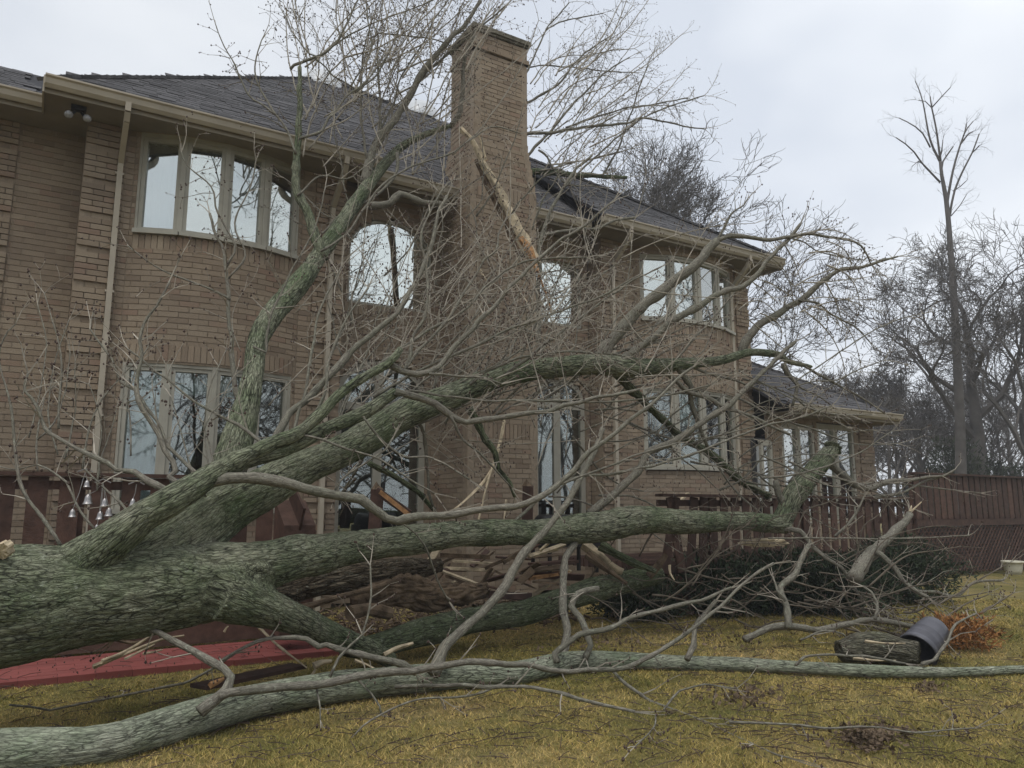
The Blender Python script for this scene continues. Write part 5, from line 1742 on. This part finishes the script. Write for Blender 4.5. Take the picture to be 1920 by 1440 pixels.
def shrub(px, pyb, w, h, label, n=9000, mat='shrub', size=.09, group=None, name='evergreen_shrub', cat='shrub', d=None):
    p = atZ(px, pyb) if d is None else np.array([*atD(px, 956, d)[:2], 0])
    t = thing(name, label, cat, (p[0], p[1], 0), group)
    leaf_cloud(n, (p[0], p[1], h * .45), (w / 2, w / 2, h * .6), size, seed=int(px)).build('foliage', M[mat], t)
    b = MB()
    for k in range(9):
        a = rnd.uniform(0, 6.28)
        e = p + np.array([math.cos(a) * w * .4, math.sin(a) * w * .4, h * rnd.uniform(.6, 1.0)])
        b.tube([p + UP * .0, (p * .6 + e * .4) + np.array([0, 0, h * .1]), e], [.018, .012, .005], 5)
    b.build('stem', M['twig'], t)
shrub(1345, 1150, 1.5, .80, 'dark evergreen shrub under the pale torn face of the big limb')
shrub(1460, 1146, 1.5, .85, 'dark evergreen shrub right of the pale torn face, below the stub')
shrub(1570, 1148, 1.7, .85, 'dark evergreen shrub crushed under the thick leaning branch')
shrub(1690, 1128, 1.9, 1.05, 'dark evergreen shrub at the left end of the lattice')
shrub(1195, 1158, 1.2, .6, 'dark low evergreen shrub beneath the mossy log')
shrub(1915, 1062, 1.8, 1.5, 'round green shrub beside the cream flower pot at the right edge', size=.1)
shrub(1800, 1215, .85, .36, 'small rusty orange shrub beside the tipped dark planter', 2600, 'rust', .06)

# ================================================================== BACKGROUND TREES
def tubes(b, P, rr, sides):
    """many thin tubes at once: P (B,n,3), rr (B,n)"""
    Bn, n = P.shape[:2]
    T = np.gradient(P, axis=1)
    T /= np.maximum(1e-9, np.linalg.norm(T, axis=2))[..., None]
    ref = np.where(np.abs(T[:, :1, 2:3]) < .85, np.array([0, 0, 1.0]), np.array([1.0, 0, 0]))
    N = np.cross(T, ref)
    N /= np.maximum(1e-9, np.linalg.norm(N, axis=2))[..., None]
    Bv = np.cross(T, N)
    th = np.arange(sides) * 2 * math.pi / sides
    v = P[:, :, None] + (N[:, :, None] * np.cos(th)[:, None] + Bv[:, :, None] * np.sin(th)[:, None]) * rr[:, :, None, None]
    i = np.arange(n - 1)[:, None] * sides
    k = np.arange(sides)[None]
    k2 = (k + 1) % sides
    q = np.stack([i + k, i + k2, i + sides + k2, i + sides + k], 2).reshape(1, -1, 4) + (np.arange(Bn) * n * sides)[:, None, None]
    b.add(v.reshape(-1, 3), q.reshape(-1, 4))

def nrm_(a):
    return a / np.maximum(1e-9, np.linalg.norm(a, axis=-1))[..., None]

def grow(b, p, d, L, r, lvl, spread=.55, up=.18, minr=.012, g=None, kids=(3, 5), ratio=.62, gnarl=.16, sides=5):
    P0, D = np.asarray(p, float).reshape(-1, 3), nrm_(np.asarray(d, float).reshape(-1, 3))
    m = len(P0)
    L, r = np.broadcast_to(L, (m,)).astype(float), np.broadcast_to(r, (m,)).astype(float)
    n = 6
    for lv in range(lvl, -1, -1):
        m = len(P0)
        pts, dd = [P0], D
        for k in range(n - 1):
            dd = nrm_(dd + g.normal(size=(m, 3)) * gnarl + UP * up * .12)
            pts.append(pts[-1] + dd * (L / (n - 1))[:, None])
        P = np.stack(pts, 1)
        f = np.linspace(1, .55, n)
        rr = r[:, None] * f[None]
        tubes(b, P, rr, max(3, sides))
        sides -= 1
        if lv == 0: break
        nk = int(g.integers(*kids)) + 1
        nP, nD, nL, nr = [], [], [], []
        for j in range(nk):
            k = np.full(m, n - 1) if j == 0 else g.integers(2, n, m)
            ar = np.arange(m)
            t = nrm_(P[ar, k] - P[ar, k - 1])
            sd = nrm_(np.cross(t, g.normal(size=(m, 3))))
            nP.append(P[ar, k])
            nD.append(t + sd * (spread * g.uniform(.55, 1.5, m))[:, None])
            nL.append(L * ratio * g.uniform(.7, 1.2, m))
            nr.append(np.maximum(minr, rr[ar, k] * (.8 if j == 0 else .6)))
        P0, D, L, r = np.concatenate(nP), nrm_(np.concatenate(nD)), np.concatenate(nL), np.concatenate(nr)

def bare_tree(loc, h, r, label, seed, lvl=5, spread=.5, up=.22, group=None, lean=(0, 0), fork=.35, nl=6, sp0=.55, ratio=.66, minr=.012, name='bare_tree'):
    g = np.random.default_rng(seed)
    t = thing(name, label, 'tree', loc, group)
    o = np.array(loc, float)
    n = 8
    P = np.array([o + np.array([lean[0] * f + g.normal() * .06 * h * .05, lean[1] * f + g.normal() * .06 * h * .05, h * .82 * f]) for f in np.linspace(0, 1, n)])
    rr = np.linspace(r, r * .28, n)
    rr[0] *= 1.25
    MB().tube(P, rr, 9, False).build('trunk', M['farbark'], t, True)
    c = MB()
    SP_, SD_, SL_, SR_ = [], [], [], []
    for j in range(nl):
        f = fork + (1 - fork) * (j + .3 * g.random()) / nl
        x = f * (n - 1)
        k = min(n - 2, int(x))
        a = j * 2.4 + g.random()
        SP_.append(P[k] + (P[k + 1] - P[k]) * (x - k))
        SD_.append(np.array([math.cos(a) * sp0, math.sin(a) * sp0, 1 - .25 * sp0]) + UP * .15)
        SL_.append(h * .30 * (1.25 - .6 * f) * g.uniform(.85, 1.15))
        SR_.append(np.interp(f, np.linspace(0, 1, n), rr) * .62)
    SP_.append(P[-1]); SD_.append(UP + g.normal(size=3) * .1); SL_.append(h * .18); SR_.append(rr[-1])
    grow(c, SP_, SD_, np.array(SL_), np.array(SR_), lvl - 1, spread, up, minr, g, (2, 4), ratio, .2)
    c.build('crown', M['farbark'], t)
    return t

def dup(root, loc, rz, sc, label, group):
    r = root.copy()
    COL.objects.link(r)
    r.location = loc
    r.rotation_euler = (0, 0, rz)
    r.scale = (sc, sc, sc)
    r['label'] = label
    r['group'] = group
    for ch in root.children:
        c = ch.copy()
        COL.objects.link(c)
        c.parent = r
        c.matrix_parent_inverse = ch.matrix_parent_inverse.copy()
    return r

def gl(px, d): 
    p = atD(px, 956, d)
    return (float(p[0]), float(p[1]), 0.0)

# tall topped tree
DT = 34.0
tt = thing('topped_tree', 'tall bare tree with lopped upright limbs standing above all others at right', 'tree', gl(1803, DT))
Pc, rc = chain([(1806, 1012, 25, DT), (1803, 960, 21, DT), (1800, 800, 17.5, DT), (1793, 640, 14.5, DT), (1787, 530, 12, DT), (1782, 465, 10.5, DT), (1778, 411, 9, DT), (1774, 373, 8.5, DT), (1766, 330, 6.5, DT), (1763, 303, 5.5, DT)], None, None, .5)
MB().tube(Pc, rc, 10).build('trunk', M['farbark'], tt, True)
ttw = MB()
sprout(Pc, rc, .9, 1.5, .6, 1, None, .4, None, ttw, 0, .009)
for pts, w0, w1, dd in (([(1764, 306), (1744, 262), (1731, 194), (1722, 165), (1716, 152)], 6, 2, .3), ([(1764, 306), (1755, 240), (1747, 202), (1744, 181)], 6, 3, -.2), ([(1747, 202), (1765, 182), (1782, 164)], 3, 2, -.4),
                        ([(1747, 202), (1735, 190), (1722, 188)], 2.5, 1.5, 0), ([(1744, 276), (1730, 250), (1717, 238), (1700, 228), (1685, 221)], 4, 2, .6), ([(1763, 342), (1728, 305), (1714, 285), (1698, 270), (1680, 258)], 5, 2.5, -.6),
                        ([(1730, 308), (1722, 302), (1710, 312)], 2, 1.5, -.6), ([(1776, 385), (1777, 373), (1787, 319), (1801, 270), (1809, 248), (1812, 233)], 7, 3, .5), ([(1801, 270), (1817, 250), (1824, 247)], 4, 3, .8), ([(1806, 255), (1814, 240), (1825, 227)], 3, 2, .3),
                        ([(1780, 405), (1782, 395), (1790, 357), (1806, 319), (1823, 286), (1836, 251)], 6, 3, -.6), ([(1823, 286), (1830, 280), (1836, 273)], 3, 2.5, -.6), ([(1766, 315), (1768, 303), (1787, 275)], 4, 3, .5), ([(1762, 300), (1766, 280), (1768, 263)], 4, 2, .1),
                        ([(1787, 358), (1800, 350), (1811, 340)], 2.5, 2, .2), ([(1783, 405), (1800, 385), (1812, 365)], 2.5, 1.5, .6)):
    Pb, rb = chain(taper(pts, w0, w1), DT, DT + dd, .4)
    MB().tube(Pb, rb * .85, 6).build('limb', M['farbark'], tt, True)
    sprout(Pb, rb, 1.3, 1.1, .5, 1, None, .2, None, ttw, 0, .008)
ttw.build('twig', M['farbark'], tt, False, 'stuff')
bare_tree(gl(1842, 38), 13.4, .46, 'broad bare oak with a thick forked trunk right of the topped tree', 41, 6, .62, .10, None, (.3, 0), .36, 8, .85, .70, .014)
bare_tree(gl(1930, 36), 11.5, .32, 'bare tree with slanting limbs at the right edge', 52, 6, .6, .16, None, (1.2, 0), .3, 7, .7, .68, .014)
bare_tree(gl(1745, 42), 8.6, .22, 'slim bare tree whose crown spreads left of the topped tree', 63, 6, .6, .14, None, (-1, 0), .3, 7, .8, .68, .014)
bare_tree(gl(1668, 33), 5.6, .13, 'small dark bare tree beyond the end of the garage roof', 74, 5, .55, .2, None, (.3, 0), .25, 6, .6, .67, .011)
bare_tree(gl(1205, 34), 14.2, .30, 'bare tree with a dense fan of twigs rising behind the right roof', 85, 7, .45, .28, None, (.5, 0), .42, 10, .62, .70, .012)
GRP = 'slim bare trees of the wood beyond the railing'
arch = [bare_tree(gl(1580, 46), 8.6, .16, 'slim bare tree with a fine crown directly above the middle of the garage roof', 91, 5, .55, .24, GRP, (.2, 0), .3, 8, .55, .69, .016),
        bare_tree(gl(1705, 50), 8.8, .2, 'slim bare tree standing just left of the tall topped tree, far back', 92, 5, .6, .22, GRP, (-.3, 0), .28, 8, .6, .69, .016)]
for k, (px, d, sc, lab) in enumerate([
        (1535, 55, 1.05, 'slim bare tree rising over the left end of the garage roof slope'),
        (1628, 52, .95, 'slim bare tree over the right end of the garage gutter'),
        (1684, 47, .95, 'slim bare tree in front of the bright gap left of the topped tree'),
        (1728, 44, .8, 'short slim bare tree close behind the left end of the upper railing'),
        (1822, 48, .95, 'slim bare tree between the topped tree and the broad oak'),
        (1864, 54, 1.1, 'slim bare tree just right of the broad oak'),
        (1886, 46, .9, 'slim bare tree between the oak and the tree at the right edge'),
        (1905, 60, 1.25, 'tallest slim bare tree far back at the right edge'),
        (1496, 62, .9, 'slim bare tree at the top of the garage roof beside the house corner')]):
    dup(arch[k % 2], gl(px, d), rnd.uniform(0, 6.28), sc, lab, GRP)
# undergrowth of the wood
u = MB()
g = np.random.default_rng(5)
q_ = np.array([gl(g.uniform(1380, 2100), g.uniform(44, 75)) for k in range(110)])
grow(u, q_, UP + g.normal(size=(110, 3)) * .25, g.uniform(1.6, 3.0, 110), g.uniform(.03, .07, 110), 3, .5, .2, .012, g, (2, 4), .6)
o = u.build('woodland', M['farbark'])
o['kind'] = 'stuff'
for k, (px, d, w, h) in enumerate([(1800, 36, 2.6, 5.0), (1850, 38.5, 3.4, 4.6), (1740, 43, 2.8, 3.8), (1905, 41, 3.6, 4.2)]):
    p = np.array(gl(px, d))
    o = leaf_cloud(5200, (p[0], p[1], h * .45), (w / 2, w / 2, h * .55), .26, .7, 200 + k).build('ivy', M['ivy'])
    tag(o, ['dark ivy thicket round the foot of the tall topped tree', 'dark ivy thicket round the foot of the broad oak', 'dark ivy thicket left of the topped tree behind the railing end', 'dark ivy thicket behind the railing at the right edge'][k], 'ivy', 'ivy thickets in the wood')
# wood behind the viewer, seen only as a reflection in the panes
u = MB()
g = np.random.default_rng(6)
aa = g.uniform(R(170), R(355), 46)
ds = g.uniform(26, 48, 46)
grow(u, np.stack([np.cos(aa) * ds + 8, np.sin(aa) * ds - 2, aa * 0], 1), UP + g.normal(size=(46, 3)) * .06, g.uniform(5, 8, 46), g.uniform(.16, .3, 46), 5, .5, .2, .03, g, (2, 4), .68)
o = u.build('woodland', M['farbark'])
o['kind'] = 'stuff'

# ================================================================== GRASS AND LITTER
def grass():
    g = np.random.default_rng(9)
    N = 330000
    # denser close by
    d = 4.0 + 9.5 * g.random(N) ** 1.55
    t = g.uniform(-.74, .74, N)
    p = FW[None] * d[:, None] + RT[None] * (t * d)[:, None]
    keep = ~((p[:, 1] > 8.17) & (p[:, 1] < 9.3) & (p[:, 0] < 3.25)) & (p[:, 1] < 11)
    p = p[keep]
    n = len(p)
    p[:, 2] = gz(p[:, 0], p[:, 1]) - .004
    clump = vnoise(p * np.array([3, 3, 0]), 77)
    h = g.uniform(.018, .05, n) * (.6 + .8 * clump)
    a = g.uniform(0, 2 * math.pi, n)
    side = np.stack([np.cos(a), np.sin(a), np.zeros(n)], 1)
    ln = np.stack([g.normal(size=n) * .75, g.normal(size=n) * .75, np.ones(n) * .75], 1)
    w = g.uniform(.0022, .0042, n) * (d[keep] / 6)
    v = np.stack([p - side * w[:, None], p + side * w[:, None], p + ln * h[:, None]], 1).reshape(-1, 3)
    o = MB().add(v, None, np.arange(n * 3).reshape(-1, 3)).build('grass', M['blade'])
    o['kind'] = 'stuff'
grass()
# fallen buds, bark chips and short twigs
lt = MB()
g = np.random.default_rng(12)
for k in range(3000):
    px = g.uniform(-50, 1950) if g.random() < .8 else g.uniform(1200, 1950)
    py = g.uniform(1175, 1440)
    p = atZ(px, py)
    p[2] = .05 if 8.15 < p[1] < 9.3 and p[0] < 3.25 else gz([p[0]], [p[1]])[0] + .022
    if g.random() < .6:
        bud(lt, p, g.uniform(.003, .008))
    else:
        a = g.uniform(0, 6.28)
        L = g.uniform(.04, .26)
        q = p + np.array([math.cos(a) * L, math.sin(a) * L, g.uniform(-.005, .03)])
        lt.tube([p, (p + q) / 2 + np.array([0, 0, .006]), q], [.003, .003, .002], 3, False)
o = lt.build('litter', M['bud'])
o['kind'] = 'stuff'
lf = MB()
for cx, cy, n, sx, sy in ((1625, 1390, 420, 46, 22), (1640, 1385, 120, 60, 25), (1380, 1310, 200, 90, 22), (1740, 1290, 90, 25, 8), (1120, 1210, 160, 80, 16), (1350, 1200, 240, 150, 22)):
    for k in range(n):
        p = atZ(cx + g.normal() * sx * .6, cy + g.normal() * sy * .6)
        p[2] = gz([p[0]], [p[1]])[0] + .02 + g.random() * .012
        a, b = g.normal(size=3) * .011, g.normal(size=3) * .011
        lf.add([p - a, p + b, p + a, p - b + UP * .006], None, [[0, 1, 2], [0, 2, 3]])
o = lf.build('dead_leaves', M['rot'])
o['kind'] = 'stuff'

# ================================================================== MISTY AIR
hz = MB().box(-460, 460, -460, 460, -1.0, 27.0).build('haze', None)
hz['kind'] = 'stuff'
hm = bpy.data.materials.new('mist')
hm.use_nodes = True
hn = hm.node_tree.nodes
hn.clear()
ho = hn.new('ShaderNodeOutputMaterial')
hv = hn.new('ShaderNodeVolumePrincipled')
hv.inputs['Color'].default_value = (.93, .95, 1, 1)
hv.inputs['Density'].default_value = .0019
hm.node_tree.links.new(hv.outputs[0], ho.inputs['Volume'])
hz.data.materials.append(hm)
